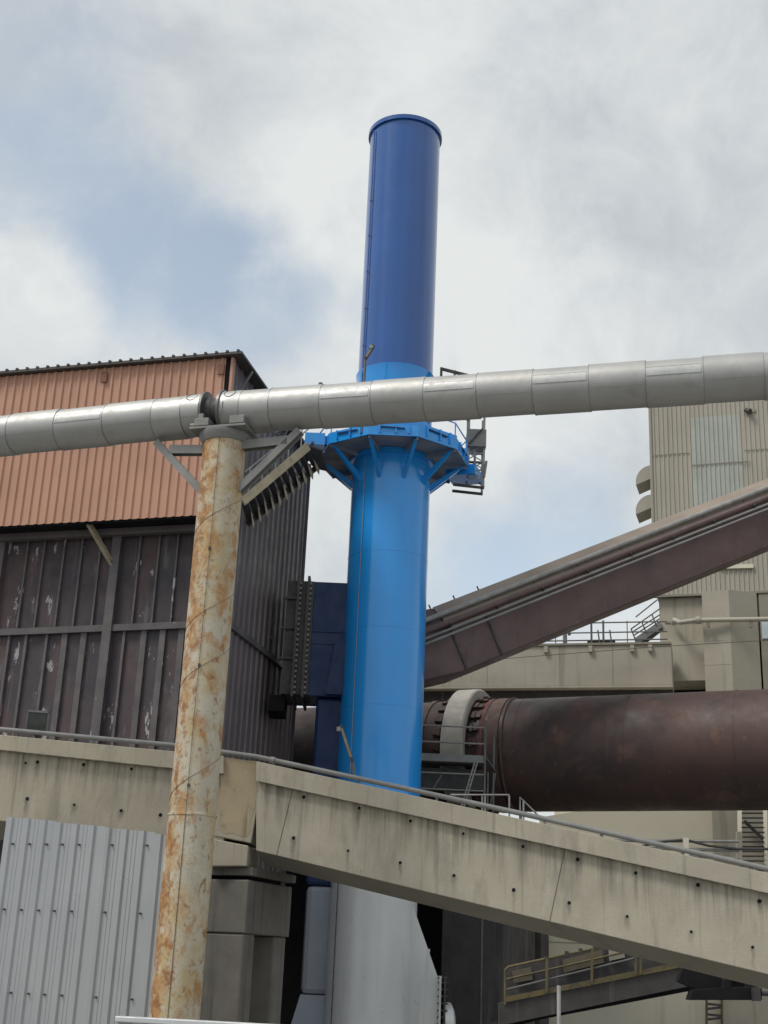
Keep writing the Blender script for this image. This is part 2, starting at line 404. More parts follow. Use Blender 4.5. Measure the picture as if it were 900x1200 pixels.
for k in range(9):
    c2 = p_out + da * .10 + Z * (zF + .11) + db * (-.9 + k * .225)
    MB().tube([c2 - da * .16, c2 + da * .2], .035, 6).build('bolt', 'steel_dark', bfl)
MB().prism([O + da * (RS - .3) - db * .98, O + da * (RS + .02) - db * .98 + Z * 0, PY(504, 1112, 48.6), PY(501, 1112, 48.9)], db * .03).build('gusset_plate', 'white', st)
MB().lathe(p_out + da * .22 + Z * (PY(524, 1204, 49).z) - db * .35, da, [(0, .80), (.30, .80), (.40, .62)], 40).build('end_cover', 'white', st)

# linear lamp on the stack platform and on the beam
def strip_lamp(name, label, foot, knee, tip, w):
    t = thing(name, label, 'lamp', foot, 'linear strip lamps on bent arms')
    MB().tube([foot, knee], w * .32, 8).build('pole', 'rail_dark', t)
    h = MB().bar(knee, tip, w, w * .6).build('lamp_housing', 'steel_dark', t)
    d = (V(tip) - V(knee)); side = V((0, -1, 0))
    MB().bar(V(knee) + d * .12 + side * w * .52, V(knee) + d * .9 + side * w * .52, w * .22, w * .5).build('lamp_diffuser', 'lamp', h)
    MB().box(V(tip) - d * .06 - Z * w * .4 + V((-w * .5, -w * .4, 0)), w * .8, w * .8, w * .8).build('lamp_bracket', 'rail', h)
f0 = PY(424, 463, 47.2); f0.z = zp + .06
strip_lamp('strip_lamp', 'bent arm strip lamp standing on the blue chimney platform beside the dark upper section', V((PY(427, 447, 47.2).x, 47.2, f0.z)), PY(428, 421, 47.2), PY(438, 405, 47.2), .17)

# steel ladder cage hanging from the platform on the right
lc = thing('ladder_tower', 'grey steel lattice ladder tower clinging to right side of blue platform', 'ladder tower', PY(556, 572, 50.6))
Yc = 50.6
fl = lambda px, py, dy=0: PY(px, py, Yc + dy)
zlo, zhi = PY(568, 571, Yc).z, PY(517, 432, Yc - .5).z
xl, xr = PY(549, 530, Yc).x, PY(567, 530, Yc).x
for x in (xl, xr):
    for dy in (0, .75):
        z0 = zlo if x == xr else PY(549, 560, Yc).z
        MB().bar((x, Yc + dy, z0), (x, Yc + dy, zp + 2.6), .09, .09, (1, 0, 0)).build('tower_leg', 'rail', lc)
MB().bar((xl - .6, Yc, zlo + .06), (xr + .04, Yc, zlo - .03), .09, .10).build('bottom_bar', 'steel_dark', lc)
MB().bar((xl - .6, Yc + .75, zlo + .06), (xr + .04, Yc + .75, zlo - .03), .09, .10).build('bottom_bar', 'steel_dark', lc)
zz = zp - .35; k = 0
while zz < zp + 1.2:
    a, b = (xl, xr) if k % 2 else (xr, xl)
    for dy in (0, .75):
        MB().bar((a, Yc + dy, zz), (b, Yc + dy, zz + .38), .035, .035).build('brace', 'rail', lc)
    MB().bar((xl, Yc, zz), (xr, Yc, zz), .04, .04).build('rung', 'rail', lc)
    zz += .38; k += 1
MB().box(((xl + xr) / 2, Yc + .3, zp + 1.42), (xr - xl) + .16, 1.0, .78).build('motor_box', 'steel_grey', lc, bev=.02)
MB().bar((xl, Yc - .25, zp + 1.1), (xr - .1, Yc - .25, zp + 1.8), .12, .05).build('brace', 'steel_dark', lc)
MB().tube([V((xl + .28, Yc - .2, zp - .1)), V((xl + .24, Yc - .2, zp + .8))], .05, 8).build('hoist_pipe', 'steel_grey', lc)
MB().tube([V((xr + .02, Yc - .1, zp - .3)), V((xr + .1, Yc - .1, zp + .35)), V((xr + .1, Yc - .1, zp + .42))], .05, 8).build('hoist_pipe', 'steel_grey', lc)
MB().box((xr - .35, Yc - .15, zp + .32), .5, .1, .07).build('rung', 'steel_dark', lc)
# gate frame visible above the silver pipe
gx0, gx1 = PY(517, 440, 49.4), PY(543, 440, 49.4)
gt = PY(517, 431, 49.4).z
gf = MB()
gf.bar((gx0.x, 49.4, zp + 2.0), (gx0.x, 49.4, gt), .13, .1, (1, 0, 0)); gf.build('gate_post', 'steel_dark', lc)
MB().bar((gx0.x, 49.4, gt - .05), (gx1.x + .35, 49.4, gt - .34), .08, .12).build('gate_rail', 'steel_dark', lc)
MB().bar((gx0.x, 49.4, gt - .42), (gx1.x + .35, 49.4, gt - .72), .08, .10).build('gate_rail', 'steel_dark', lc)
MB().bar(((gx0.x + gx1.x) / 2 + .1, 49.4, gt - .16), ((gx0.x + gx1.x) / 2 + .1, 49.4, gt - 1.6), .3, .08, (1, 0, 0)).build('gate_panel', 'steel_dark', lc)
MB().bar((gx0.x, 49.4, zp + 2.0), (xl, Yc, zp + 2.3), .09, .09).build('bottom_bar', 'steel_dark', lc)
MB().bar((gx1.x, 49.4, gt - .6), (xr, Yc, zp + 2.55), .09, .09).build('tie_bar', 'steel_dark', lc)

# ------------------------------------------------------------------ rusty column, silver pipe
CY = 27.0
cb = PY(219, 1020, CY); CX = cb.x
CX = (PY(264.5, 522, CY).x + PY(204, 1180, CY).x) / 2
RC = .475
ctop = PY(264, 519, CY).z
M['rust_column'] = mat('rusty_cream_paint', (.53, .495, .40), (.45, .42, .335), 2.0, .8, .62,
    layers=[((.47, .36, .19), 1.5, .44, .17, .85, (1, 1, .8)), ((.40, .205, .065), 2.0, .51, .12, .9, (1.2, 1.2, .7)), ((.27, .115, .035), 4.5, .555, .10, .85, (1, 1, .8)),
            ((.17, .085, .035), 11.0, .60, .08, .6, (1, 1, .7)), ((.57, .555, .485), 2.6, .60, .08, .6, (1, 1, .7))],
    streak=((.36, .20, .08), .60, 9.0, .7, .4), fine=((.30, .17, .08), 30, .4), bump=.3, bias=(V((CX, CY, 0)), V((1, -.25, 0)).normalized(), -.42, .10, .11))
cl = thing('support_column', 'tall round pipe support column streaked with rust over cream paint', 'column', (CX, CY, 0))
CO = V((CX, CY, 0))
z1 = PY(220, 953, CY - RC).z
MB().lathe(CO, Z, [(0, RC + .012), (z1, RC + .012), (z1 + .01, RC), (ctop, RC)], 64).build('shaft', 'rust_column', cl)
MB().lathe(CO, Z, [(z1 - .03, RC), (z1 - .02, RC + .025), (z1 + .02, RC + .025), (z1 + .03, RC)], 64, True).build('weld_collar', 'rust_column', cl)
MB().lathe(CO, Z, [(ctop - .06, RC + .02), (ctop + .08, RC + .10), (ctop + .16, RC + .10)], 64).build('column_head', 'steel_grey', cl)
# spiral weld seams
def helix(z0, turns, rise, r):
    return [CO + V((math.cos(R_(-205 + 360 * turns * i / 60)) * r, math.sin(R_(-205 + 360 * turns * i / 60)) * r, z0 + rise * i / 60)) for i in range(61)]
for zz in [ctop - 2.45, ctop - 4.6, z1 + .1, z1 - 2.9, z1 + 2.35]:
    MB().tube(helix(zz, .62, 1.25, RC + .004), .0045, 5).build('spiral_seam', 'seam', cl)
# thin wire down the front
th = R_(-97); w0 = CO + V((math.cos(th), math.sin(th), 0)) * (RC + .02)
w = MB(); w.tube([w0 + Z * (ctop + .8), w0 + Z * (ctop - .1), w0 + V((.004, 0, ctop - 3)), w0 + V((-.01, 0, ctop - 6)), w0 + V((.0, 0, .3))], .0055, 5)
w = w.build('wire', 'cable', cl)
for zz in (ctop - 2.62, ctop - 5.15, ctop - 7.6):
    MB().box(w0 + Z * zz, .05, .03, .06).build('wire_clip', 'cable', w)
PZc = PY(262, 484, CY).z
pA, pB = PZ(-60, 517.5, PZc), PZ(1000, 433, PZc)
pd = (pB - pA); pd.z = 0; pd.normalize()
pn = V((pd.y, -pd.x, 0))         # towards viewer
if pn.y > 0: pn = -pn
def onpipe(px, py, off=0.0): return PP(px, py, V((CX, CY, 0)) + pn * off, pn)
# saddle plate and braces (parallel to the pipe)
sad = V((CX, CY, ctop + .19))
spl = MB().box(sad + pd * .02, 1.32, 1.05, .05, pd, pn).build('saddle_plate', 'steel_grey', cl, bev=.006)
for s in (-.42, .42):
    MB().box(sad + pd * (s + .05) + Z * .13 + pn * .05, .34, .95, .18, pd, pn).build('saddle_block', 'steel_grey', spl, bev=.01)
MB().box(sad + pd * -.42 + pn * .42 + Z * .20, .12, .12, .30, pd, pn).build('saddle_bolt', 'steel_grey', spl)
MB().tube([sad + pd * -.66 + pn * .42 + Z * .10, sad + pd * -.2 + pn * .42 + Z * .10], .05, 8).build('saddle_bolt', 'steel_cream', spl)
for a, b in (((184, 519), (240, 580)), ((352, 505), (280, 575))):
    MB().ibeam(onpipe(*a), onpipe(*b), .16, .20, .03, pn).build('knee_brace', 'steel_grey', cl)
for a, b in (((200, 528), (250, 528)), ((285, 523), (338, 517))):
    MB().ibeam(onpipe(*a), onpipe(*b), .2, .2, .03, pn).build('strut', 'steel_grey', cl)

pp = thing('insulated_pipe', 'long silver metal jacketed pipe crossing in front of blue chimney', 'pipe', (CX, CY, PZc))
RPi = .485
P0_ = PZ(262, 484.5, PZc); PL_ = PZ(0, 511, PZc); PR_ = PZ(900, 440.5, PZc)
PD_L = (P0_ - PL_).normalized(); PD_R = (PR_ - P0_).normalized()
kx = lambda px: PP(px, 489 - (px - 230) * .073 if px < 262 else 484 - (px - 300) * .0735, V((CX, CY, 0)), pn)
segs_l = [-230, -165, -100, -40, 20, 75, 131, 188, 222, 243]
segs_r = [264, 288, 322, 381, 440, 501, 562, 627, 692, 758, 825, 895, 966, 1040, 1115, 1195]
def axis_pt(px):
    d = PD_L if px < 253 else PD_R
    n = V((d.y, -d.x, 0)).normalized()
    # the spot along the run that sits above picture column px
    q = PP(px, 484, P0_, n); t = (q - P0_).dot(d); p = P0_ + d * t
    for _ in range(6):
        c = ROT.transposed() @ (p - CAM); x = 450 + F * c.x / -c.z
        t += (px - x) * (-c.z) / F / abs((ROT.transposed() @ d).x); p = P0_ + d * t
    return p
jit = random.Random(3)
for segs in (segs_l, segs_r):
    pd = PD_L if segs is segs_l else PD_R; pn = V((pd.y, -pd.x, 0)); pn = -pn if pn.y > 0 else pn
    for i in range(len(segs) - 1):
        a, b = axis_pt(segs[i]), axis_pt(segs[i + 1]); ln = (b - a).length
        sag = -.012 if i % 2 else .008
        r = RPi + jit.uniform(-.006, .006)
        MB().lathe(a + Z * sag, pd, [(0.002, r), (ln - .035, r), (ln - .034, r + .002), (ln - .002, r + .002)], 64).build('jacket_section', 'jacket', pp)
        if i and segs[i] not in (222, 264):
            MB().lathe(a + Z * sag, pd, [(-.005, r), (-.005, r + .006), (.005, r + .006), (.005, r)], 64, True).build('jacket_band', 'jacket_seam', pp)
        lng = MB()
        an = R_(38) if i % 2 else R_(30)
        if (segs[i] in (75, 381, 501, 627, 758)):
            MB().shell(a + Z * sag, pd, .02, ln - .04, r + .001, r + .010, R_(-20), R_(3), pn, 8).build('jacket_strip', 'jacket_panel', pp)
            MB().shell(a + Z * sag, pd, .02, ln - .04, r + .001, r + .012, R_(-21.4), R_(-20.2), pn, 2).build('jacket_lap', 'jacket_seam', pp)
        else:
            MB().shell(a + Z * sag, pd, .03, ln - .05, r - .01, r + .005, R_(24), R_(24.7), pn, 2).build('jacket_lap', 'jacket_panel', pp)
ja, jb = axis_pt(243), axis_pt(264); jl = (jb - ja).length
MB().lathe(ja, pd, [(-.02, .40), (jl * .25, .40), (jl * .5, .36), (jl * .75, .40), (jl + .02, .40)], 64).build('expansion_joint', 'black_joint', pp)
for c in (ja - pd * .02, jb - pd * .04):
    MB().lathe(c, pd, [(0, RPi - .1), (0, RPi + .04), (.06, RPi + .04), (.06, RPi - .1)], 64, True).build('joint_flange', 'jacket_dark', pp)
for px, py in ((231, 469), (275, 470)):
    c0 = axis_pt(px); d = (pn * math.cos(R_(42)) + Z * math.sin(R_(42)))
    s = pd; t = s.cross(d)
    pts = []
    for k in range(25):
        aa = 2 * math.pi * k / 24; ang = R_(42) + math.sin(aa) * .15 / RPi
        pts.append(c0 + pd * math.cos(aa) * .13 + (pn * math.cos(ang) + Z * math.sin(ang)) * (RPi + .006))
    MB().tube(pts, .008, 5).build('cover_ring', 'jacket_dark', pp)
c0 = axis_pt(374); MB().tube([c0 + Z * RPi, c0 + Z * (RPi + .09)], .05, 10).build('vent_stub', 'jacket_dark', pp)

# ------------------------------------------------------------------ concrete conveyor beams
FR = 20
L0 = PY(262, 890, 30.5)
lp, ld, ln_ = vert_plane(L0, 4)
def onl(px, py, off=0): return PP(px, py, lp + ln_ * off, ln_)
r0 = PY(300, 892, 30.42); r1 = PY(900, 1023, 26.6)
rd = V((r1.x - r0.x, r1.y - r0.y, 0)).normalized(); rn = V((rd.y, -rd.x, 0))
def onr(px, py, off=0): return PP(px, py, r0 + rn * off, rn)
def lerp2(a, b, x): return (x, a[1] + (b[1] - a[1]) * (x - a[0]) / (b[0] - a[0]))
hl = [(32, 936), (44, 893), (98, 896), (154, 901), (87, 943), (142, 950), (30, 894), (188, 955)]
hr = [(356, 934), (421, 947), (481, 962), (543, 977), (344, 982), (408, 997), (469, 1011), (532, 1026), (613, 992), (677, 1007), (745, 1023), (818, 1037), (890, 1056), (602, 1043), (667, 1058), (735, 1074), (810, 1092), (882, 1110)]
rs_ = random.Random(11)
def concrete(name, base, p0, u, p1, hs):
    dn = (p1 - p0).normalized().cross(u.cross(Z)).normalized()
    if dn.z > 0: dn = -dn
    return mat(name, base, tuple(c * .82 for c in base), 0.9, .8, .9, streak=((.17, .155, .13), .575, 6.5, .28, .45),
        layers=[((.52, .50, .435), 2.2, .55, .2, .5, (1, 1, .5)), ((.20, .185, .155), .8, .55, .16, .6, (1.6, 1.6, .5)), ((.12, .11, .095), 10.0, .68, .03, .65, (1, 1, .6)), ((.30, .285, .245), .35, .5, .2, .4, (1, 1, 1))],
        fine=((.28, .26, .21), 30, .4), bump=.3, drips_shade=((p0, u, dn), [(V(h), rs_.uniform(.25, .75), rs_.uniform(.05, .10), rs_.uniform(.35, .85)) for h in hs], (.105, .097, .082)))
M['concrete_l'] = concrete('concrete_left_beam', (.45, .405, .315), onl(0, 879), ld, onl(262, 907), [onl(*h) for h in hl])
M['concrete_r'] = concrete('concrete_right_beam', (.45, .41, .325), onr(300, 915), rd, onr(900, 1047), [onr(*h) for h in hr])
def tie_hole(p, n, parent, r=.032):
    MB().lathe(V(p) - n * .01, n, [(0, r), (.013, r), (.013, r * .5)], 12).build('tie_hole', 'soot', parent)
def beam(name, label, on, nrm, T, LB, BT, x0, x1, joints, holes, parent_loc, cm_):
    """T: top line, LB: lip bottom line, BT: bottom line (pairs of pixels); built on the vertical plane of on()"""
    t = thing(name, label, 'beam', parent_loc)
    P = lambda ln, x, off=0: on(*lerp2(ln[0], ln[1], x), off)
    bk = -nrm
    up = .0
    a = [P(LB, x0), P(LB, x1), P(BT, x1), P(BT, x0)]
    wf = MB().prism(a, bk * .45).build('web_face', cm_, t, bev=.015)
    # coping lip: proud of the web
    q = [P(T, x0, .15), P(T, x1, .15), P(LB, x1, .15), P(LB, x0, .15)]
    q2 = [P(T, x0) + bk * 1.7, P(T, x1) + bk * 1.7, P(LB, x1) + bk * 1.7 - Z * .0, P(LB, x0) + bk * 1.7]
    MB().prism_pts(q, q2).build('coping', cm_, t, bev=.012)
    # haunched floor slab under the web, its darker concrete painting in the soffit shade
    s0 = [P(BT, x0) + bk * .03, P(BT, x0) + bk * .62 - Z * .28, P(BT, x0) + bk * 2.4 - Z * .28, P(BT, x0) + bk * 2.4 + Z * .1, P(BT, x0) + bk * .03 + Z * .1]
    s1 = [P(BT, x1) + bk * .03, P(BT, x1) + bk * .62 - Z * .28, P(BT, x1) + bk * 2.4 - Z * .28, P(BT, x1) + bk * 2.4 + Z * .1, P(BT, x1) + bk * .03 + Z * .1]
    MB().prism_pts(s0, s1).build('floor_slab', 'concrete_dark', t)
    b0 = [P(LB, x0) + bk * 2.05, P(LB, x1) + bk * 2.05, P(BT, x1) + bk * 2.05 + Z * .12, P(BT, x0) + bk * 2.05 + Z * .12]
    MB().prism(b0, bk * .3).build('rear_web', 'concrete_pier', t)
    for xa, xb in joints:
        a = P(LB, xa, .004); b = P(BT, xb, .004)
        MB().bar(a, b, .008, .008, nrm).build('joint', 'cable', wf)
    for h in holes: tie_hole(on(*h), nrm, wf, .030 + .012 * ((h[0] * 7) % 3) / 2)
    return t
TL, LBL, BTL = ((0, 861), (262, 886)), ((0, 879), (262, 907)), ((0, 962), (262, 992))
bl = beam('concrete_beam', 'level concrete conveyor beam on left behind the corrugated sheet fence', onl, ln_, TL, LBL, BTL, -120, 262, [],
     hl, onl(0, 962), 'concrete_l')
TR, LBR, BTR = ((300, 892), (900, 1023)), ((300, 915), (900, 1047)), ((297, 996), (900, 1142))
br_ = beam('concrete_beam', 'sloping concrete conveyor beam descending to the right across the white chimney base', onr, rn, TR, LBR, BTR, 300, 1010, [(343, 324), (662, 644)],
     hr, onr(600, 1068), 'concrete_r')
# tan end block between the two beams and its cap on the pier
e = thing('end_block', 'tan patched concrete block where the two conveyor beams meet', 'concrete block', onl(272, 1010))
pts = [onl(*p, .03) for p in ((254, 886), (311, 894), (309, 905), (294, 988), (248, 979))]
MB().prism(pts, -ln_ * 1.6).build('block', 'concrete_l', e, bev=.02)
pts = [onl(*p, .036) for p in ((262, 889), (272, 888), (284, 891), (298, 891.5), (309, 894), (306, 905), (303, 918), (300, 930), (299, 945), (294, 958), (293, 972), (289, 981), (281, 979), (272, 976), (263, 977), (257, 972), (258, 955), (256, 938), (259, 920), (258, 905))]
MB().prism(pts, -ln_ * .01).build('repair_patch', 'concrete_tan', e)
pts = [onl(*p, .10) for p in ((244, 982), (291, 991), (289, 1015), (244, 1015))]
MB().prism(pts, -ln_ * 1.9).build('bearing_cap', 'concrete_l', e, bev=.02)
# pier under the joint
pf, pdx, pnn = vert_plane(onl(291, 1030, .06), 22)
pr = thing('concrete_pier', 'grey concrete pier with twin legs under the joint of the beams', 'pier', (pf.x, pf.y, 0))
onq = lambda px, py: PP(px, py, pf, pnn)
hz1 = onq(291, 1031).z; hz0 = onq(291, 1094).z
def pbox(u0, u1, w0, w1, z0, z1):
    a = [pf + pdx * u0 - pnn * w0, pf + pdx * u1 - pnn * w0, pf + pdx * u1 - pnn * w1, pf + pdx * u0 - pnn * w1]
    return MB().prism_pts([V((p.x, p.y, z0)) for p in a], [V((p.x, p.y, z1)) for p in a])
pbox(-1.5, .02, -.02, 2.3, hz0, hz1).build('pier_head', 'concrete_pier', pr, bev=.03)
pbox(-1.46, .0, .0, .55, 0, hz0 - .004).build('leg', 'concrete_pier', pr, bev=.05)
pbox(-1.46, -.04, 1.6, 2.26, 0, hz0 - .004).build('leg', 'concrete_pier', pr, bev=.05)
pbox(-1.40, -.10, .3, 1.9, hz1 + .003, hz1 + .09).build('bearing_pad', 'soot', pr)
pbox(-1.5, .06, .05, 2.4, hz1 + .095, onq(291, 1016).z).build('cap', 'concrete_pier', pr, bev=.02)
tie_hole(pf + pdx * .02 - pnn * .3 + Z * (hz1 - .35), pdx, pr, .06); tie_hole(pf + pdx * .02 - pnn * .3 + Z * (hz1 - .75), pdx, pr, .06)

# pipe running along the top edge of both beams
hp = thing('handrail_pipe', 'thin grey pipe running along the top edge of the concrete beams', 'pipe', onl(200, 872, .05))
prof = [onl(-120, 842, .04), onl(0, 854.5, .04), onl(200, 873, .04), onr(300, 886.5, .04), onr(600, 951, .04), onr(1010, 1043, .04)]
MB().tube(prof, .055, 12).build('pipe_run', 'steel_grey', hp)
for px in (20, 110, 200):
    p = onl(px, 854.5 + px * .0925, .04); MB().box(p - Z * .06, .06, .06, .14).build('clamp', 'rail_dark', hp)
for px in (320, 420, 512, 610, 705, 800, 880):
    p = onr(px, 886.5 + (px - 300) * .2155, .04); MB().box(p - Z * .07, .06, .06, .16).build('clamp', 'rail_dark', hp)
c = onr(320, 890.5, .04); MB().lathe(c - rd * .06, (prof[4] - prof[3]), [(0, .08), (.12, .08)], 12).build('coupling', 'steel_grey', hp)
# floodlight
fp = onl(45, 858, -.3)
fl_ = thing('floodlight', 'small square black floodlight standing on the left concrete beam', 'floodlight', fp)
c = onl(43.5, 845, -.2); tn = V((.25, -.85, -.38)).normalized(); tx = V((.96, .25, 0)).normalized(); tx = (tx - tn * tx.dot(tn)).normalized(); ty = tn.cross(tx)
hsg = MB().box(c, .50, .50, .12, tx, ty, tn).build('housing', 'steel_dark', fl_, bev=.02)
MB().box(c + tn * .065, .42, .40, .012, tx, ty, tn).build('lens', 'glass', hsg)
for a_, b_, w1, w2 in ((0, .235, .5, .03), (0, -.235, .5, .03), (.235, 0, .03, .5), (-.235, 0, .03, .5)):
    MB().box(c + tx * a_ + ty * b_ + tn * .068, w1, w2, .02, tx, ty, tn).build('lens_frame', 'steel_grey', hsg)
MB().bar(c - ty * .30 - tn * .03, fp - Z * .1, .20, .05).build('bracket', 'steel_dark', fl_)
# lamp on beam
b0 = onr(416, 912, -.25); k0 = PY(413, 893, b0.y); t0 = PY(399, 850, b0.y)
strip_lamp('strip_lamp', 'bent arm strip lamp rising from the sloping concrete beam before the chimney', b0, k0, t0, .11)

# ------------------------------------------------------------------ corrugated fence
FP, fd, fn = vert_plane(PY(190, 1080, 28.5), 20)
onf = lambda px, py, off=0: PP(px, py, FP + fn * off, fn)
fe = thing('corrugated_fence', 'grey corrugated metal sheet fence at lower left behind the column', 'fence', onf(100, 1200))
zt_ = None
edges = [(-70, 950, 962), (8, 957, 962), (65, 962.5, 968), (122, 969, 977), (182, 976, 982), (240, 983, 983)]
xs = [(-20 if i == 0 else e[0]) for i, e in enumerate(edges)]
def fx(px, py): p = onf(px, py); return (p - FP).dot(fd)
def fence_pt(u, z): return FP + fd * u + Z * (z - FP.z)
cuts = [(8, 957, 65, 962), (65, 963.5, 122, 968.5), (122, 969.5, 181, 975.5), (181, 977, 250, 985)]
for i, (xa, ya, xb, yb) in enumerate(cuts):
    ua, ub = fx(xa, ya), fx(xb, yb); za, zb_ = onf(xa, ya).z, onf(xb, yb).z
    A, B, C_, D = fence_pt(ua, 0), fence_pt(ub + .03, 0), fence_pt(ub + .03, zb_), fence_pt(ua, za)
    off = fn * (.004 * i)
    wd = ub - ua + .03
    shp_ = MB().sheet(A + off, B + off, C_ + off, D + off, fn, trap(wd, wd / 3.0, .045, .14, .34, -wd / 6, .010)).build('sheet_panel', 'sheet', fe)
    for row in (990, 1068.5, 1168):
        for j in range(3):
            if (i + j) % 4 == 3: continue
            u = ua + wd * (j + .62) / 3.0; p0 = fence_pt(u, onf(100, row).z) + off + fn * .045
            MB().lathe(p0, fn, [(-.045, .022), (.010, .022), (.014, .014)], 10).build('screw', 'screw', shp_)
ua, ub = fx(8, 957), fx(250, 985)
for row in (990, 1068, 1168):
    z = onf(100, row).z; MB().bar(fence_pt(ua + .05, z) - fn * .04, fence_pt(ub, z) - fn * .04, .05, .10).build('fence_rail', 'steel_dark', fe)
for u in (ua + .2, ub - .1):
    MB().bar(fence_pt(u, 0) - fn * .12, fence_pt(u, onf(200, 1000).z) - fn * .12, .10, .10, (1, 0, 0)).build('fence_post', 'steel_dark', fe)

# low barrier in the foreground
b0, b1 = PY(138, 1190, 9.0), PY(452, 1203, 8.6)
ba = thing('metal_barrier', 'low pale metal barrier top at the bottom edge of the picture', 'barrier', ((b0.x + b1.x) / 2, (b0.y + b1.y) / 2, 0))
bd = (b1 - b0).normalized(); bn = V((bd.y, -bd.x, 0)).normalized()
zc_ = b0.z
e0, e1 = V(b0), V(b1); e1.z = e0.z - .0
MB().bar(e0 - Z * .02, e1 - Z * .02, .09, .035).build('top_cap', 'cap', ba, bev=.006)
A = V((e0.x, e0.y, 0)); B = V((e1.x, e1.y, 0)); wd = (B - A).length
MB().sheet(A, B, e1 - Z * .04, e0 - Z * .04, bn, trap(wd, .2, .02)).build('panel', 'sheet', ba)
MB().lathe(e1 - Z * .003 - bd * .05, Z, [(0, .012), (.012, .012)], 12).build('bolt', 'cap', ba)

# ------------------------------------------------------------------ factory building on the left
TH = 13
bp, bdx, bnn = vert_plane(PY(272, 419, 44), TH)
bsd = V((math.sin(R_(TH)), math.cos(R_(TH)), 0)); bsn = V((math.cos(R_(TH)), -math.sin(R_(TH)), 0))
onb = lambda px, py, off=0: PP(px, py, bp + bnn * off, bnn)
ons = lambda px, py, off=0: PP(px, py, bp + bsn * off, bsn)
fb = thing('factory_building', 'terracotta clad factory building with dark sooty lower walls', 'building', (bp.x - 6, bp.y + 6, 0))
tl, tr_ = onb(-90, 449.5), V(bp)
corner = lambda z: V((bp.x, bp.y, z))
blz = onb(0, 617); brz = onb(232, 604)
slope = (brz - blz); 
def on_bottom(u): return None
uL = (tl - bp).dot(bdx)
zbl = blz.z + (uL - (blz - bp).dot(bdx)) * (brz.z - blz.z) / ((brz - blz).dot(bdx))
zbr = brz.z + (0 - (brz - bp).dot(bdx)) * (brz.z - blz.z) / ((brz - blz).dot(bdx))
wd = -uL
BL = bp + bdx * uL; BL.z = zbl; BR = corner(zbr); TRp = corner(bp.z); TLp = bp + bdx * uL; TLp.z = tl.z
MB().sheet(BL, BR, TRp, TLp, bnn, trap(wd, .335, .055, .22, .42)).build('upper_cladding', 'terracotta', fb)
MB().prism([BL - bnn * .06, BR - bnn * .06 - bdx * .06, TRp - bnn * .06 - bdx * .06, TLp - bnn * .06], -bnn * .12).build('cladding_backing', 'soot', fb)
MB().bar(BR + bnn * -.09 + bsn * .03, TRp + bnn * -.09 + bsn * .03, .10, .26, bnn).build('corner_trim', 'terracotta', fb)
MB().bar(BL - bnn * .10 - Z * .03, BR - bnn * .10 - Z * .03, .10, .06).build('drip_edge', 'soot', fb)  # dark strip standing in for the shadow below the cladding edge
for px, py in ((122, 442), (259, 433)):
    p = onb(px, py, .07); MB().box(p, .24, .06, .42, bdx, bnn).build('wall_vent', 'terra_dark', fb, bev=.01)
# roof sheet with ribbed eave; overhangs the side wall
sdpt = lambda y: bp + bsd * y
RD = 10.2
ev = .45
r_a = TLp + bnn * .25 + Z * .03; r_b = TRp + bnn * .25 + bsn * ev + Z * .03
r_c = r_b + bsd * (RD + .6); r_d = r_a + bsd * (RD + .6)
rf_ = MB().prism([r_a, r_b, r_c, r_d], (0, 0, .10)).build('roof', 'roof', fb)
n = int(wd / .40)
for k in range(n + 1):
    c = r_b.lerp(r_a, (k + .35) / n)
    MB().bar(c + Z * .13 - bnn * -.02, c + Z * .13 + bsd * RD, .09, .08).build('roof_rib', 'roof', rf_)
for k in range(4):
    p = TRp + bsd * (1.2 + k * 2.6)
    MB().bar(p - Z * .75 + bsn * .02, p + bsn * ev * .95 - Z * .03, .06, .06).build('eave_strut', 'steel_grey', fb)
# floor of overhang (dark soffit) and recessed lower wall
back = 1.3
o0, o1 = BL - bnn * .19 , BR - bnn * .19
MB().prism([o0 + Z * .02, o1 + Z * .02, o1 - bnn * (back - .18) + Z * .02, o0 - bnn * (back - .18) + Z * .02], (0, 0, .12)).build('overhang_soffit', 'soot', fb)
wl, wr = bp + bdx * uL - bnn * back, bp - bnn * back
W0, W1 = V((wl.x, wl.y, 0)), V((wr.x, wr.y, 0)); W2, W3 = V((wr.x, wr.y, zbr + .1)), V((wl.x, wl.y, zbl + .1))
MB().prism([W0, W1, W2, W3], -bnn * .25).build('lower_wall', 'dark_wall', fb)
onw = lambda px, py, off=0: PP(px, py, bp - bnn * back + bnn * off, bnn)
zr = onw(110, 737).z
tops = [-14, 21, 41, 65, 86, 108, 155, 178, 200, 222, 244]
rnd = random.Random(5)
for px in tops:
    p = onw(px, 735)
    MB().bar(V((p.x, p.y, zr + .06)) + bnn * .05, V((p.x, p.y, zbr)) + bnn * .05, .07, .10, bnn).build('wall_rib', 'dark_rib', fb)
    p = onw(px - 8, 740)
    MB().bar(V((p.x, p.y, 0)) + bnn * .05, V((p.x, p.y, zr - .06)) + bnn * .05, .10 if int(px) % 2 else .22, .10, bnn).build('wall_rib', 'dark_rib', fb)
a, b = onw(-90, 745, .12), onw(245, 731.5, .12)
MB().bar(a, b, .14, .24).build('girt_rail', 'dark_rib', fb)
p = onw(127, 735, .12); MB().bar(V((p.x, p.y, 0)), V((p.x, p.y, zbr)), .34, .26, bnn).build('main_post', 'dark_rib', fb)
p = onw(3, 640, .10); MB().bar(V((p.x, p.y, 0)), V((p.x, p.y, zbr)), .30, .22, bnn).build('main_post', 'dark_side', fb)
a, b = onw(-60, 634, .3), onw(240, 619, .3); MB().bar(a, b, .30, .25).build('girt_rail', 'dark_side', fb)
MB().ibeam(onb(103, 612, -.25), onw(133, 664, .12), .16, .16, .03).build('corner_brace', 'steel_cream', fb)
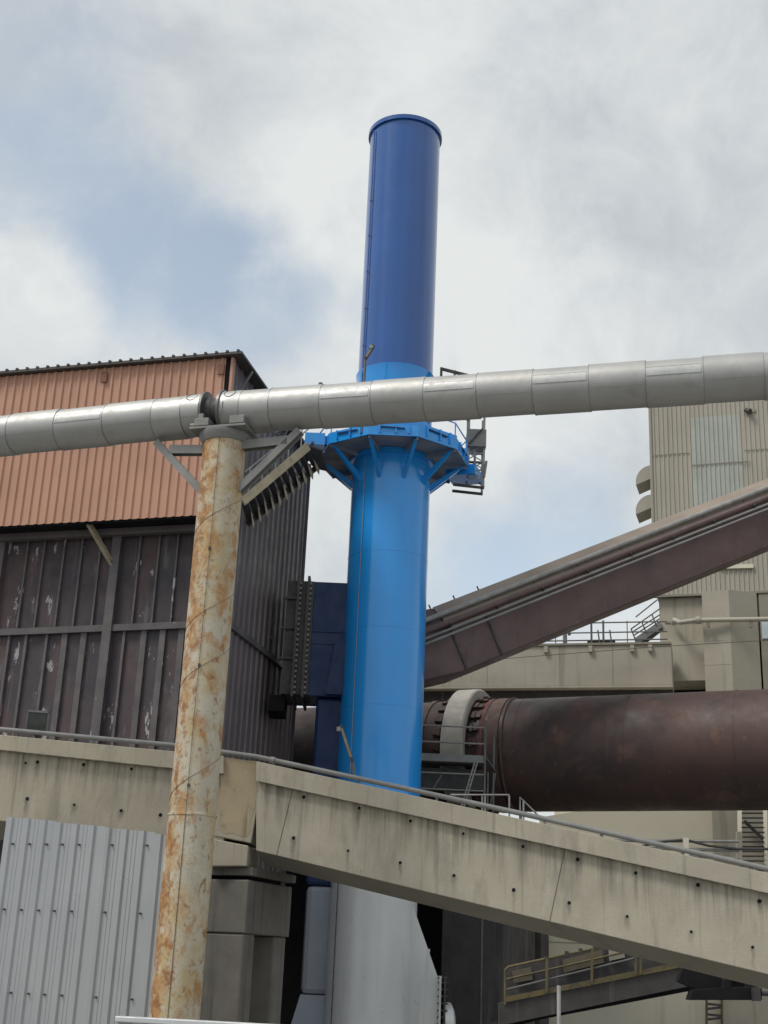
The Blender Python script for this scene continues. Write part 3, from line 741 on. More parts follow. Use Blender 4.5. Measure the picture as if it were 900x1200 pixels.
# side wall
far = ons(358, 600); sw = (far - bp).dot(bsd)
A = corner(0); B = A + bsd * sw; C_ = B + Z * TRp.z; D = corner(TRp.z)
MB().prism([A - bsn * .02, B - bsn * .02, C_ - bsn * .02, D - bsn * .02], -bsn * .2).build('side_backing', 'soot', fb)
MB().sheet(A, B, C_, D, bsn, trap(sw, .62, .06, .16, .30)).build('side_wall', 'dark_side', fb)
a, b = ons(273, 733, .1), ons(332, 783, .1); zr2 = (a.z + b.z) / 2
MB().bar(V((bp.x, bp.y, zr2)) + bsn * .10, V((B.x, B.y, zr2)) + bsn * .10, .12, .22).build('girt_rail', 'dark_rib', fb)
MB().bar(V((B.x, B.y, 0)) + bsn * .03 + bsd*.1, V((C_.x, C_.y, C_.z)) + bsn * .03 + bsd*.1, .14, .14, (1, 0, 0)).build('corner_trim', 'dark_side', fb)
# back wall closes the volume
Wb0 = W0 + bsd * (sw + 0); 
MB().prism([V((Wb0.x, Wb0.y, 0)), V((B.x - .3, B.y, 0)), V((C_.x - .3, C_.y, C_.z)), V((Wb0.x, Wb0.y, C_.z))], bsd * .2).build('rear_wall', 'soot', fb)

# stair from building up to the chimney platform
sA0, sA1 = PY(284, 588, 44.6), PY(361, 523, 46.6)
sB0, sB1 = PY(290, 614, 46.0), PY(373, 546, 48.0)
sr = thing('steel_stair', 'steel stair with cream stringer climbing to the left side of the blue platform', 'stair', sA0)
MB().bar(sA0, sA1, .08, .32).build('stringer', 'steel_cream', sr)
MB().bar(sB0, sB1, .08, .22).build('stringer', 'steel_dark', sr)
for k in range(11):
    t = (k + .4) / 10.8
    a, b = sA0.lerp(sA1, t) - Z * .1, sB0.lerp(sB1, t) + Z * .02
    d = (b - a).normalized(); u = (sA1 - sA0); u = (u - Z * u.z).normalized()
    trd = MB().prism([a - u * .19, a + u * .19, b + u * .19, b - u * .19], (0, 0, .04)).build('tread', 'steel_dark', sr)
    MB().prism([a.lerp(b, .45) + u * .17, b + u * .17, b + u * .17 - Z * .24, a.lerp(b, .8) + u * .17 - Z * .24], u * .03).build('tread_bracket', 'steel_cream', trd)
for sA, sB, hh in ((sA0, sA1, .75), (sA0, sA1, 1.15)):
    MB().tube([sA + Z * hh, sB + Z * hh], .03, 8).build('hand_rail', 'rail', sr)
for k in range(5):
    p = sA0.lerp(sA1, (k + .4) / 5); MB().bar(p, p + Z * 1.15, .05, .05, (1, 0, 0)).build('rail_post', 'rail', sr)
MB().prism([sA1, sA1 + V((.5, .35, 0)), sB1 + V((.35, .25, -.12)), sB1 + V((-.12, 0, -.12))], (0, 0, .06)).build('landing', 'steel_dark', sr)
MB().bar(sA1 - Z * .05, V((SX - 3.2, 48.6, zp + .15)), .08, .16).build('tie_beam', 'steel_dark', sr)

# ------------------------------------------------------------------ navy duct between building and chimney
dx0 = PY(364, 750, 49.7).x
dt = PY(380, 682, 49.7).z; dbm = PY(380, 816, 49.7).z
bdk = thing('navy_duct', 'navy blue rectangular duct joining the dark building to the blue chimney', 'duct', (dx0 + .6, 50.9, 0))
def xbox(x0, x1, y0, y1, z0, z1): return MB().box(((x0 + x1) / 2, (y0 + y1) / 2, (z0 + z1) / 2), x1 - x0, y1 - y0, z1 - z0)
xbox(dx0, SX - .4, 49.7, 51.9, dbm, dt).build('cross_duct', 'blue_duct', bdk, bev=.03)
zgp = PY(365, 1037, 49.9).z
xl0 = PY(366, 900, 49.9).x; xl1 = SX - RS + .3
xbox(xl0, xl1, 49.9, 51.7, zgp, dbm - .004).build('down_duct', 'blue_duct', bdk, bev=.12)
zsk = PY(365, 1166, 49.9).z
xbox(xl0 + .04, xl1, 49.94, 51.66, zsk, zgp - .003).build('lower_duct', 'grey_primer', bdk, bev=.2)
MB().prism_pts([V((xl0 - .9, 49.3, .0)), V((xl1, 49.3, .0)), V((xl1, 51.9, .0)), V((xl0 - .9, 51.9, .0))], [V((xl0 + .04, 49.94, zsk)), V((xl1, 49.94, zsk)), V((xl1, 51.66, zsk)), V((xl0 + .04, 51.66, zsk))]).build('hopper_base', 'grey_primer', bdk)
for z in (dt - 2.0, (dt + dbm) / 2 - .2):
    MB().bar((dx0, 49.68, z), (SX - 1.2, 49.68, z), .05, .07).build('duct_stiffener', 'blue_duct', bdk)
MB().prism([V((SX - RS - .55, 49.69, dbm + .05)), V((SX - .8, 49.69, dbm + .05)), V((SX - .8, 49.69, dbm + 2.2)), V((SX - RS - .3, 49.69, dbm + 2.2))], (0, -.25, 0)).build('elbow_panel', 'blue_duct', bdk)
xb = (B.x) 
flx = [PY(346, 750, 49.4).x, PY(358, 750, 49.4).x]
for x in flx:
    flg = xbox(x - .05, x + .05, 49.35, 52.25, dbm - .12, dt + .12).build('flange', 'steel_dark', bdk)
    for k in range(22):
        z = dbm + .05 + k * (dt - dbm) / 22
        MB().tube([(x + .03, 49.45, z), (x + .12, 49.45, z)], .045, 6).build('bolt', 'rail', flg)
xbox(flx[0] - .45, dx0 + .02, 49.62, 51.98, dbm + .02, dt - .02).build('sleeve', 'steel_dark', bdk)
xbox(flx[0] - .9, flx[0] - .3, 49.9, 51.7, dbm - .6, dbm + .01).build('sleeve_support', 'soot', bdk)
for z in (dt - .8, dt - 2.0, dt - 3.2):
    xbox(flx[0] - .6, flx[0] - .05, 49.5, 49.62, z, z + .08).build('sleeve_rib', 'steel_dark', bdk)

# ------------------------------------------------------------------ inclined rusty duct on the right
idk = thing('inclined_duct', 'rusty maroon box duct climbing to the right behind the blue chimney', 'duct', PY(500, 757, 50.6))
D1 = PY(541, 787, 51.6); D2 = PY(900, 641, 54.6)       # lower front edge of the box
dd = (D2 - D1).normalized()
D0 = PY(494, 798, 51.2)
dx_ = dd.cross(Z).normalized()
if dx_.y > 0: dx_ = -dx_          # horizontal, towards the viewer
dup_ = dx_.cross(dd)
if dup_.z < 0: dup_ = -dup_
HB = 2.95
prof_b = [(0, 0), (.02, 1.75), (-.95, HB), (-2.3, HB), (-2.5, 0)]     # (towards viewer, up)
Df = D0 - (D1 - D0).normalized() * 1.6
def sect(p, upv, k=1.0): return [p + dx_ * a + upv * b * k for a, b in prof_b]
uz = (dup_ + Z).normalized()
def gal(a, b, i0, i1): return [a[i0], a[i1], b[i1], b[i0]]
secs = [sect(Df, Z, 1.05), sect(D0, (dup_ + Z * 2).normalized(), 1.03), sect(D1, (dup_ * 3 + Z).normalized()), sect(D1 + dd * 2.5, dup_), sect(D1 + dd * 22, dup_)]
gb_ = MB(); n5 = len(prof_b)
vs = [p for q in secs for p in q]; fs = []
for k in range(len(secs) - 1):
    for i in range(n5):
        j = (i + 1) % n5; fs.append((k * n5 + i, k * n5 + j, (k + 1) * n5 + j, (k + 1) * n5 + i))
fs += [tuple(range(n5)), tuple((len(secs) - 1) * n5 + i for i in range(n5))]
gb_.add(vs, fs).build('duct_casing', 'rusty_duct', idk, bev=.05)
# dusty sheet over the sloping shoulder, its pale tan also painting in sunlight
sl = lambda t, e: D1 + dd * t + dx_ * (.02 - .97 * e) + dup_ * (1.75 + (HB - 1.75) * e)
sn = (dx_ * (HB - 1.75) + dup_ * .97).normalized()
MB().prism([sl(.3, .02), sl(22, .02), sl(22, 1.0), sl(.3, 1.0)], sn * .03).build('top_cover', 'duct_top', idk)
for t in (.25, 1.9):
    q = sect(D1 + dd * t, dup_ if t > 2 else (dup_ * 6 + Z * .4).normalized())
    MB().bar(q[0] + dx_ * .03, q[1] + dx_ * .03, .09, .07, dx_).build('seam_flange', 'steel_dark', idk)
def flank(e, off, rr, name, m_, t0=-.2, t1=22):
    a, b = sl(t0, e) + sn * off, sl(t1, e) + sn * off
    MB().tube([a, b], rr, 12).build(name, m_, idk)
flank(.50, .20, .12, 'service_pipe', 'rail', -1.2)
flank(.14, .17, .14, 'service_pipe', 'rusty_duct', -1.2)
flank(-.06, .10, .05, 'conduit_run', 'steel_grey', -1.2)
flank(-.24, .10, .05, 'conduit_run', 'steel_grey', -1.2)
for k in range(10):
    t = .3 + k * 2.2
    for e in (.50, .0):
        p = sl(t, e); MB().bar(p, p + sn * .3, .06, .06, dd).build('pipe_clip', 'steel_dark', idk)
for k in range(3):
    p = sl(.2 + k * 1.15, 1.0); MB().bar(p, p + dup_ * .18, .05, .05, dd).build('lifting_lug', 'steel_dark', idk)

# ------------------------------------------------------------------ rotary kiln
kz = PY(750, 880, 55).z
K1 = PZ(900, 878, kz); K0 = PZ(600, 885, kz); kd = (K1 - K0).normalized(); RK = 2.43
KA = K0 - kd * 17; KB = K1 + kd * 8
kl = thing('rotary_kiln', 'huge rusty brown horizontal rotary kiln drum with pale riding tyre', 'kiln', V((K0.x, K0.y, 0)))
MB().lathe(KA, kd, [(0, RK), ((KB - KA).length, RK)], 128).build('drum_shell', 'kiln', kl)
def kpx(px):
    py = 885 - (px - 600) * .0233; return (PZ(px, py, kz) - K0).dot(kd)
def band(pa_, pb_, dr, name, m_):
    a, b = kpx(pa_), kpx(pb_)
    MB().lathe(K0, kd, [(a, RK - .05), (a + .03, RK + dr), (b - .03, RK + dr), (b, RK - .05)], 128, True).build(name, m_, kl)
kn = V((kd.y, -kd.x, 0)); kn = -kn if kn.y > 0 else kn
band(512, 518, .06, 'wear_ring', 'kiln_band')
band(579, 586, .03, 'wear_ring', 'kiln_red')
band(588, 603, .05, 'wear_ring', 'kiln_band')
band(605.5, 608, .08, 'wear_ring', 'kiln_band')
ta, tb = kpx(542), kpx(567)
# tyre: a thick ring with its own rounded edges
RT = RK + .50
MB().lathe(K0, kd, [(ta, RK + .10), (ta, RT - .06), (ta + .06, RT), (tb - .06, RT), (tb, RT - .06), (tb, RK + .10)], 128, True).build('riding_tyre', 'tyre', kl)
for side, t in ((-1, ta - .28), (1, tb + .28)):
    for k in range(24):
        an = 2 * math.pi * k / 24 + (.06 if side > 0 else 0)
        d = kn * math.cos(an) + Z * math.sin(an)
        if d.dot(kn) < -.45: continue
        tg = kd.cross(d)
        lg = MB(); c = K0 + kd * t + d * (RK + .07)
        lg.box(c, .50, .22, .10, kd, tg, d); lg.box(c + kd * (-side * .05) + d * .06, .14, .36, .09, kd, tg, d)
        lg.build('tyre_lug', 'kiln', kl, bev=.01)
for p in (620, 745, 870):
    t = kpx(p); MB().lathe(K0, kd, [(t - .02, RK - .01), (t - .015, RK + .012), (t + .015, RK + .012), (t + .02, RK - .01)], 128, True).build('weld_seam', 'kiln', kl)

# kiln piers (dark concrete) and the sooty rooms behind them
def block(name, label, cat, px0, px1, py, y, depth, ztop, m_, deg=20, bev=.05):
    p0, d, n = vert_plane(PY(px0, py, y), deg)
    p1 = PP(px1, py, p0, n)
    a = [V((p0.x, p0.y, 0)), V((p1.x, p1.y, 0))]
    o = MB().prism_pts([a[0], a[1], a[1] - n * depth, a[0] - n * depth], [q + Z * ztop for q in (a[0], a[1], a[1] - n * depth, a[0] - n * depth)])
    return tag(o.build(name, m_, None, bev, loc=(a[0] + a[1]) / 2), label, cat)
pt = kz - RK - 1.1
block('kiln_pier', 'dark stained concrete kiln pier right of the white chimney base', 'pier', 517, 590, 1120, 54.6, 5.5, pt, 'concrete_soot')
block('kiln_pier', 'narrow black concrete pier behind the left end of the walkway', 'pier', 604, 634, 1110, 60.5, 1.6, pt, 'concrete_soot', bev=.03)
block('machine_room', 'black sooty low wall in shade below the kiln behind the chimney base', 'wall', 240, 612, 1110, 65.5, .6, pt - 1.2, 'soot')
for (a_, b_) in ((542, 567),):
    t = (kpx(a_) + kpx(b_)) / 2 + .1
    c = K0 + kd * t - Z * (RK + .5) + kn * 1.5
    ro = thing('support_roller', 'dark grey roller carrying the pale kiln tyre behind the platform', 'roller', V((c.x, c.y, pt)))
    MB().lathe(c - Z * .25 - kd * .7, kd, [(0, .7), (1.4, .7)], 40).build('roller_drum', 'concrete_soot', ro)
    MB().box(c - Z * .6 - kn * .1, 2.6, 1.0, .5, kd, kn).build('bearing_base', 'concrete_soot', ro)

# service platform by the tyre
KYp = 54.2
w_ = lambda px, py, y=KYp: PY(px, py, y)
pf_ = thing('service_platform', 'grey railed steel service platform under the kiln tyre beside the chimney', 'platform', w_(530, 930))
xL = w_(470, 890).x; xR = w_(568, 890).x
dk = w_(530, 888).z
MB().box(((xL + xR) / 2, KYp + .8, dk - .05), xR - xL, 1.8, .12).build('deck', 'steel_grey', pf_)
MB().bar((xL, KYp - .12, dk - .03), (xR, KYp - .12, dk - .03), .06, .30).build('toe_board', 'steel_grey', pf_)
dk2 = w_(530, 930).z
MB().box(((xL + xR) / 2, KYp + 1.2, dk - .75), xR - xL, 1.0, .8).build('girder', 'steel_dark', pf_)
for y in (852, 871, 907, 926):
    z = w_(530, y).z; MB().tube([(xL, KYp - .14, z), (xR, KYp - .14, z)], .035, 8).build('hand_rail', 'rail', pf_)
zt2, zb2 = w_(567, 845).z, 1.0
for x in (xR,):
    MB().bar((x, KYp - .14, zb2), (x, KYp - .14, zt2 if x == xR else dk + 1.25), .08, .08, (1, 0, 0)).build('post', 'rail_dark', pf_)
x2 = w_(581, 890).x
MB().bar((x2, KYp + .9, zb2), (x2, KYp + .9, w_(581, 862, KYp + .9).z), .08, .08, (1, 0, 0)).build('post', 'rail_dark', pf_)
MB().bar((w_(573, 890).x, KYp + .4, zb2), (w_(573, 890).x, KYp + .4, w_(573, 905, KYp + .4).z), .07, .07, (1, 0, 0)).build('post', 'rail_dark', pf_)
MB().bar(w_(568, 886), w_(581, 905, KYp + .9), .08, .10).build('brace', 'rail_dark', pf_)
MB().bar(w_(581, 905, KYp + .9), w_(574, 946, KYp + .9), .06, .06).build('brace', 'rail_dark', pf_)
lad = []
for dxp in (0, 3.2):
    MB().bar(w_(556 + dxp, 894, KYp - .5), w_(540 + dxp, 946, KYp - .9), .04, .05).build('ladder_rail', 'rail', pf_)
for k in range(9):
    t = (k + .5) / 9; a = w_(556, 894, KYp - .5).lerp(w_(540, 946, KYp - .9), t); b = w_(559.2, 894, KYp - .5).lerp(w_(543.2, 946, KYp - .9), t)
    MB().bar(a, b, .03, .03).build('rung', 'rail', pf_)
MB().bar(w_(507, 925), w_(518, 908), .06, .06).build('brace', 'rail_dark', pf_)
# little guard rails just behind the beam
g1 = thing('guard_rail', 'low pale tube guard rail behind the sloping beam beneath the platform', 'railing', PY(570, 955, 40))
MB().tube([PY(528, 931.5, 40), PY(596, 931.5, 40), PY(596.8, 933, 40), PY(596.8, 975, 40)], .028, 8).build('rail_tube', 'rail', g1)
for px in (565, 568.5): MB().tube([PY(px, 932, 40), PY(px, 965, 40)], .022, 8).build('post', 'rail', g1)
g2 = thing('guard_rail', 'small triangular guard rail end under the kiln above the sloping beam', 'railing', PY(612, 965, 38))
MB().tube([PY(609.5, 968, 38), PY(609.5, 934.5, 38), PY(625, 950, 38), PY(640, 965, 38)], .028, 8).build('rail_tube', 'rail', g2)
MB().tube([PY(613.5, 968, 38), PY(613.5, 938, 38)], .028, 8).build('post', 'rail', g2)

# ------------------------------------------------------------------ right building
RB, rbd, rbn = vert_plane(PY(765, 611, 72), 18)
rsd = -rbn
onrb = lambda px, py, off=0: PP(px, py, RB + rbn * off, rbn)
xu = lambda px, py: (onrb(px, py) - RB).dot(rbd)
zc0 = onrb(800, 697).z; ztop = PY(760, 430, 72).z
bw = 26.0; u0 = 0
rb_ = thing('plant_building', 'beige ribbed plant building on grey concrete base at right', 'building', (RB.x + 8, RB.y, 0))
P_ = lambda u, z, off=0: V((RB.x, RB.y, 0)) + rbd * u + Z * z + rbn * off
MB().sheet(P_(0, zc0), P_(bw, zc0), P_(bw, ztop), P_(0, ztop), rbn, trap(bw, .262, .05, .25, .42)).build('front_cladding', 'clad', rb_)
MB().prism([P_(.05, zc0 + .02, -.01), P_(bw, zc0 + .02, -.01), P_(bw, ztop, -.01), P_(.05, ztop, -.01)], -rbn * 9).build('upper_storey', 'clad', rb_)
MB().bar(P_(-.1, zc0 - .06, .06), P_(bw, zc0 - .06, .06), .2, .12).build('base_flashing', 'concrete_dark', rb_)
MB().bar(P_(.0, zc0, .03), P_(.0, ztop, .03), .12, .12, (1, 0, 0)).build('corner_flashing', 'clad', rb_)
zl = onrb(780, 533).z; MB().bar(P_(.1, zl, .05), P_(xu(808, 533), zl, .05), .02, .05).build('lap_joint', 'concrete_dark', rb_)
zl2 = onrb(890, 527).z; MB().bar(P_(xu(872, 527), zl2, .05), P_(bw, zl2, .05), .02, .05).build('lap_joint', 'concrete_dark', rb_)
ua, ub = xu(811, 540), xu(869, 540); za, zb3 = onrb(840, 600).z, onrb(840, 488).z
MB().sheet(P_(ua, za, .055), P_(ub, za, .055), P_(ub, zb3, .055), P_(ua, zb3, .055), rbn, trap(ub - ua, .262, .05, .25, .42)).build('patch_panel', 'clad_patch', rb_)
zl3 = onrb(840, 544).z; MB().bar(P_(ua, zl3, .11), P_(ub + .5, zl3, .11), .02, .06).build('lap_joint', 'concrete_dark', rb_)
a, b = onrb(843, 664.5, .1), onrb(883, 663.5, .1); MB().bar(a, b, .12, .22).build('vent_slot', 'wall_beige', rb_)
p = onrb(876, 481, .2); MB().lathe(p, V((.5, -.6, -.5)), [(-.15, .14), (.2, .16)], 16).build('wall_lamp', 'steel_dark', rb_)
MB().box(p + V((.28, .1, .05)), .4, .2, .22).build('wall_lamp_bracket', 'concrete_grey', rb_)
# vent hoods on the left flank
for py in (563, 597.5):
    c = PY(764, py, 72.6); 
    hd = []
    for k in range(9):
        an = R_(90 + 90 * k / 8); hd.append((math.cos(an) * .95, math.sin(an) * .98))
    pts = [c + rbd * x + Z * z for x, z in hd] + [c + rbd * -.95 + Z * -.22, c + Z * .16]
    MB().prism(pts, rsd * 1.7).build('vent_hood', 'clad', rb_)
# concrete base
zb_top = zc0 - .13
zm = onrb(800, 753).z; zlw = onrb(800, 799).z
u1 = xu(826, 760)
MB().prism([P_(.2, zm, -.15), P_(bw, zm, -.15), P_(bw, zb_top, -.15), P_(.2, zb_top, -.15)], -rbn * 8).build('base_wall', 'concrete_grey', rb_)
MB().prism([P_(.22, zlw, .30), P_(u1 + .1, zlw, .30), P_(u1 + .1, zm + .02, .30), P_(.22, zm + .02, .30)], -rbn * 5).build('spandrel_block', 'concrete_grey', rb_)
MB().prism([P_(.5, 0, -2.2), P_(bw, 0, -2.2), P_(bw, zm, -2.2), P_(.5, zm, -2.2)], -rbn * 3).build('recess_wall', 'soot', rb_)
# faceted column: left face lit, right face turned away
uc0, uc1, uc2 = xu(825, 740), xu(857, 740), xu(889, 740)
cp = [P_(uc0, 0, .05), P_(uc0 + .02, 0, .95), P_(uc1, 0, 1.1), P_(uc2, 0, .15), P_(uc2, 0, -2), P_(uc0, 0, -2)]
MB().prism(cp, (0, 0, zb_top)).build('column', 'concrete_grey', rb_)
for py in (756, 784):
    z = onrb(850, py).z
    MB().prism([P_(uc0 + .02, z, .955), P_(uc1, z, 1.105), P_(uc1, z + .025, 1.105), P_(uc0 + .02, z + .025, .955)], -rbn * .02).build('pour_joint', 'concrete_dark', rb_)
MB().prism([P_(uc2 + .1, 0, -.1), P_(bw, 0, -.1), P_(bw, zb_top - .02, -.1), P_(uc2 + .1, zb_top - .02, -.1)], rbn * .2).build('side_panel', 'concrete_dark', rb_)
uw = xu(892, 745); zw0, zw1 = onrb(895, 749).z, onrb(895, 729).z
MB().prism([P_(uw + .05, zw0, .11), P_(uw + 1.6, zw0, .11), P_(uw + 1.6, zw1, .11), P_(uw + .05, zw1, .11)], rbn * .04).build('window', 'window', rb_)
zl4 = onrb(800, 728).z
MB().bar(P_(.5, zl4, -.12), P_(uc0, zl4, -.12), .04, .08).build('lap_joint', 'concrete_dark', rb_)
# service pipe across the base
wp = thing('service_pipe', 'thin pale service pipe along the concrete base of the ribbed building', 'pipe', P_(1.2, zl4, .4))
za = onrb(795, 730, 1.3); 
MB().tube([P_(xu(789, 731), onrb(789, 731).z, .1), P_(xu(792, 731), onrb(792, 731).z, .9), onrb(797, 729.5, 1.35), onrb(815, 727, 1.35), onrb(905, 725.5, 1.35), onrb(960, 724, 1.35)], .13, 12).build('pipe_run', 'clad', wp)
c = onrb(818, 727, 1.35); MB().lathe(c - rbd * .12, rbd, [(0, .21), (.24, .21)], 16).build('pipe_flange', 'concrete_grey', wp)
for px in (830, 880):
    c = onrb(px, 729, 1.35); MB().box(c - Z * .16 , .16, .16, .3).build('pipe_clamp', 'concrete_dark', wp)

# ------------------------------------------------------------------ concrete bridge left of it
GB, gbd, gbn = vert_plane(PY(774, 752, 68.5), 14)
ong = lambda px, py, off=0: PP(px, py, GB + gbn * off, gbn)
gb = thing('concrete_bridge', 'long grey concrete bridge deck behind the kiln and inclined duct', 'bridge', ong(640, 806))
gu = lambda px, py: (ong(px, py) - GB).dot(gbd)
gl, gr = gu(432, 760), gu(787, 760)
gz1 = ong(775, 755).z; gz0 = ong(760, 803).z
G_ = lambda u, z, off=0: V((GB.x, GB.y, 0)) + gbd * u + Z * z + gbn * off
MB().prism([G_(gl, gz0), G_(gr, gz0), G_(gr, gz1), G_(gl, gz1)], -gbn * 2.8).build('girder', 'concrete_grey', gb, bev=.04)
MB().prism([G_(gl, gz1 + .004, .08), G_(gr, gz1 + .004, .08), G_(gr, gz1 + .12, .08), G_(gl, gz1 + .12, .08)], -gbn * 3).build('deck_edge', 'concrete_dark', gb)
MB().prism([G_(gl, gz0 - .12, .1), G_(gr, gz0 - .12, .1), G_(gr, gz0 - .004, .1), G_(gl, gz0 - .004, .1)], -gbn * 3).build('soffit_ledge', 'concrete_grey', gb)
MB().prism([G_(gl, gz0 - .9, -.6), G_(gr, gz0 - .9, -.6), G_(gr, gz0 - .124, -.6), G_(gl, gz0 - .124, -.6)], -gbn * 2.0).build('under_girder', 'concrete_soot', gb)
for px in (527, 571, 656, 718):
    u = gu(px, 780); MB().bar(G_(u, gz0 + .02, .004), G_(u, gz1 - .02, .004), .025, .015, gbn).build('joint', 'concrete_dark', gb)
for px in (640, 692, 741, 762):
    u = gu(px, 762); MB().box(G_(u, gz1 - .22, .09), .22, .16, .34, gbd, gbn).build('drain_spout', 'concrete_grey', gb)
for px in (440, 770):
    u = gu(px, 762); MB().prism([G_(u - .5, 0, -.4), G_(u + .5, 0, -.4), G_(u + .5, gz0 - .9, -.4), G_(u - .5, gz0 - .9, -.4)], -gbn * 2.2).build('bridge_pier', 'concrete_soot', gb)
cbl = thing('overhead_cable', 'thin dark cable sagging along the face of the concrete bridge', 'cable', G_(gu(640, 770), gz0, 1.0))
MB().tube([ong(420, 787, .5), ong(520, 777.5, .5), ong(640, 768, .5), ong(775, 757.5, .5), ong(905, 750, .5)], .018, 6).build('wire', 'cable', cbl)
br2 = thing('bridge_railing', 'grey tube railing along the top of the concrete bridge', 'railing', G_(gu(690, 755), gz1 + .12, 0))
for py in (729.5, 741, 750):
    z = ong(700, py).z; MB().tube([G_(gu(560, 740), z, -.05), G_(gr - .2, z, -.05)], .04, 8).build('rail', 'rail_dark', br2)
for i, px in enumerate((600, 625, 651, 693, 707, 735)):
    big = px in (693, 707)
    u = gu(px, 742); MB().bar(G_(u, gz1 + .1, -.05), G_(u, ong(px, 727).z, -.05), .10 if big else .045, .10 if big else .045, (1, 0, 0)).build('post', 'rail_dark', br2)
for px in (702.5, 716.5):
    u = gu(px, 742); v = gu(px - 2, 742); MB().bar(G_(u, gz1 + .1, -.05), G_(v, ong(px, 738).z, -.05), .07, .07).build('stay', 'rail_dark', br2)
vb = thing('valve_box', 'small grey instrument post standing on the bridge deck near the railing', 'instrument', G_(gu(661, 755), gz1 + .1, -.6))
u = gu(661, 752); MB().bar(G_(u, gz1 + .12, -.5), G_(u, ong(661, 738).z, -.5), .34, .2, (1, 0, 0)).build('cabinet', 'steel_grey', vb, bev=.02)
MB().bar(G_(u + .25, gz1 + .7, -.45), G_(u + .25, gz1 + 1.3, -.45), .18, .14, (1, 0, 0)).build('meter', 'rail_dark', vb)
u = gu(704, 752); MB().box(G_(u, gz1 + .24, -.4), 1.5, .4, .22, gbd, gbn).build('junction_box', 'steel_dark', vb)
# stair from bridge to building
bs = thing('access_stair', 'steep steel stair from the bridge deck up to the ribbed building', 'stair', ong(742, 752))
MB().bar(ong(745, 752, -.3), ong(775, 731, -.3), .08, .36).build('stringer', 'steel_grey', bs)
MB().bar(ong(752, 753, -1.3), ong(777, 734, -1.3), .08, .36).build('stringer', 'steel_grey', bs)
for k in range(8):
    t = (k + .5) / 8; a = ong(745, 752, -.3).lerp(ong(775, 731, -.3), t); MB().prism([a - gbd * .14, a + gbd * .14, a + gbd * .14 - gbn * 1, a - gbd * .14 - gbn * 1], (0, 0, .04)).build('tread', 'steel_grey', bs)
for a, b in (((739.5, 737), (773, 713.5)), ((740.5, 741), (773, 720.5)), ((745, 723), (770, 703)), ((742, 745), (773, 725))):
    MB().tube([ong(*a, -.25), ong(*b, -.25)], .04, 8).build('hand_rail', 'rail_dark', bs)
for a, b in (((739.5, 737), (744, 748)), ((752, 728), (757, 741)), ((764, 720), (769, 733))):
    MB().tube([ong(*a, -.25), ong(*b, -.25)], .04, 8).build('post', 'rail_dark', bs)

# ------------------------------------------------------------------ pale walls under the kiln
PW, pwd, pwn = vert_plane(PY(640, 1050, 63), 10)
onp = lambda px, py, off=0: PP(px, py, PW + pwn * off, pwn)
pb = thing('concrete_building', 'pale beige concrete building seen below the kiln behind the beam', 'building', (onp(740, 1100).x, onp(740, 1100).y, 0))
def quad_wall(name, pa_, pb_, pt_l, pt_r, m_, depth, off=0):
    a, b = onp(*pa_, off), onp(*pb_, off)
    zl_, zr_ = onp(pa_[0], pt_l, off).z, onp(pb_[0], pt_r, off).z
    a0, b0_ = V((a.x, a.y, 0)), V((b.x, b.y, 0))
    MB().prism([a0, b0_, b0_ + Z * zr_, a0 + Z * zl_], -pwn * depth).build(name, m_, pb)
quad_wall('front_wall', (632, 1050), (836, 1000), 958, 925, 'wall_beige', 6)
quad_wall('rear_wall', (650, 1050), (836, 1000), 925, 900, 'wall_beige', 4, -6.5)
quad_wall('side_wall', (836.5, 1000), (1040, 1000), 900, 900, 'concrete_grey', 6, .35)
for py in (1104, 1123):
    z = onp(650, py).z; a = onp(634, py, .004); b = onp(834, py, .004)
    MB().bar(V((a.x, a.y, z)), V((b.x, b.y, z)), .015, .03).build('wall_joint', 'concrete_dark', pb)
for px in (868, 878):
    pass
# yellow ladder on it
yl = thing('cage_ladder', 'yellow framed ladder hanging on the grey wall at lower right', 'ladder', onp(836, 1200, .8))
for px in (828, 846):
    MB().bar(onp(px, 1150, .8), onp(px, 1235, .8), .12, .08, (1, 0, 0)).build('rail', 'yellow', yl)
for k in range(10):
    y = 1170 + k * 6.2; MB().bar(onp(828, y, .8), onp(846, y + (2 if k % 2 else -2), .8), .07, .10).build('rung', 'steel_dark', yl)
# stair and railing on the right under the kiln
ss = thing('stair_flight', 'steel stair flight with pale stringers at right edge under the kiln', 'stair', PY(883, 1015, 60))
for px in (866.5, 896.5):
    MB().bar(PY(px, 940, 60.5), PY(px + .8, 1030, 58.5), .10, .18, (1, 0, 0)).build('stringer', 'wall_beige', ss)
for k in range(13):
    y = 953 + k * 5.6; dy = 60.3 - k * .15
    MB().bar(PY(868, y, dy), PY(895, y, dy), .22, .05).build('tread', 'steel_dark', ss)
MB().bar(PY(872, 962, 60.8), PY(896, 985, 60.8), .12, .12).build('brace', 'steel_dark', ss)
MB().bar(PY(866, 975, 58), PY(866, 1015, 58), .22, .22, (1, 0, 0)).build('post', 'wall_beige', ss)
sr2 = thing('pipe_railing', 'pale post and rail barrier just above the beam at right', 'railing', PY(805, 1005, 52))
MB().bar(PY(803.5, 982, 52), PY(803.5, 1015, 52), .20, .20, (1, 0, 0)).build('post', 'wall_beige', sr2)
for a, b in (((720, 985), (866, 986)), ((760, 994), (866, 997)), ((782, 1002), (866, 1006))):
    MB().tube([PY(*a, 52.2), PY(*b, 52.2)], .06, 8).build('rail', 'rail', sr2)
MB().tube([PY(745, 994, 52.1), PY(770, 987, 52.1), PY(803, 984, 52.1), PY(830, 991, 52.1), PY(866, 995, 52.1), PY(900, 995, 52.1)], .05, 8).build('hose', 'steel_dark', sr2)

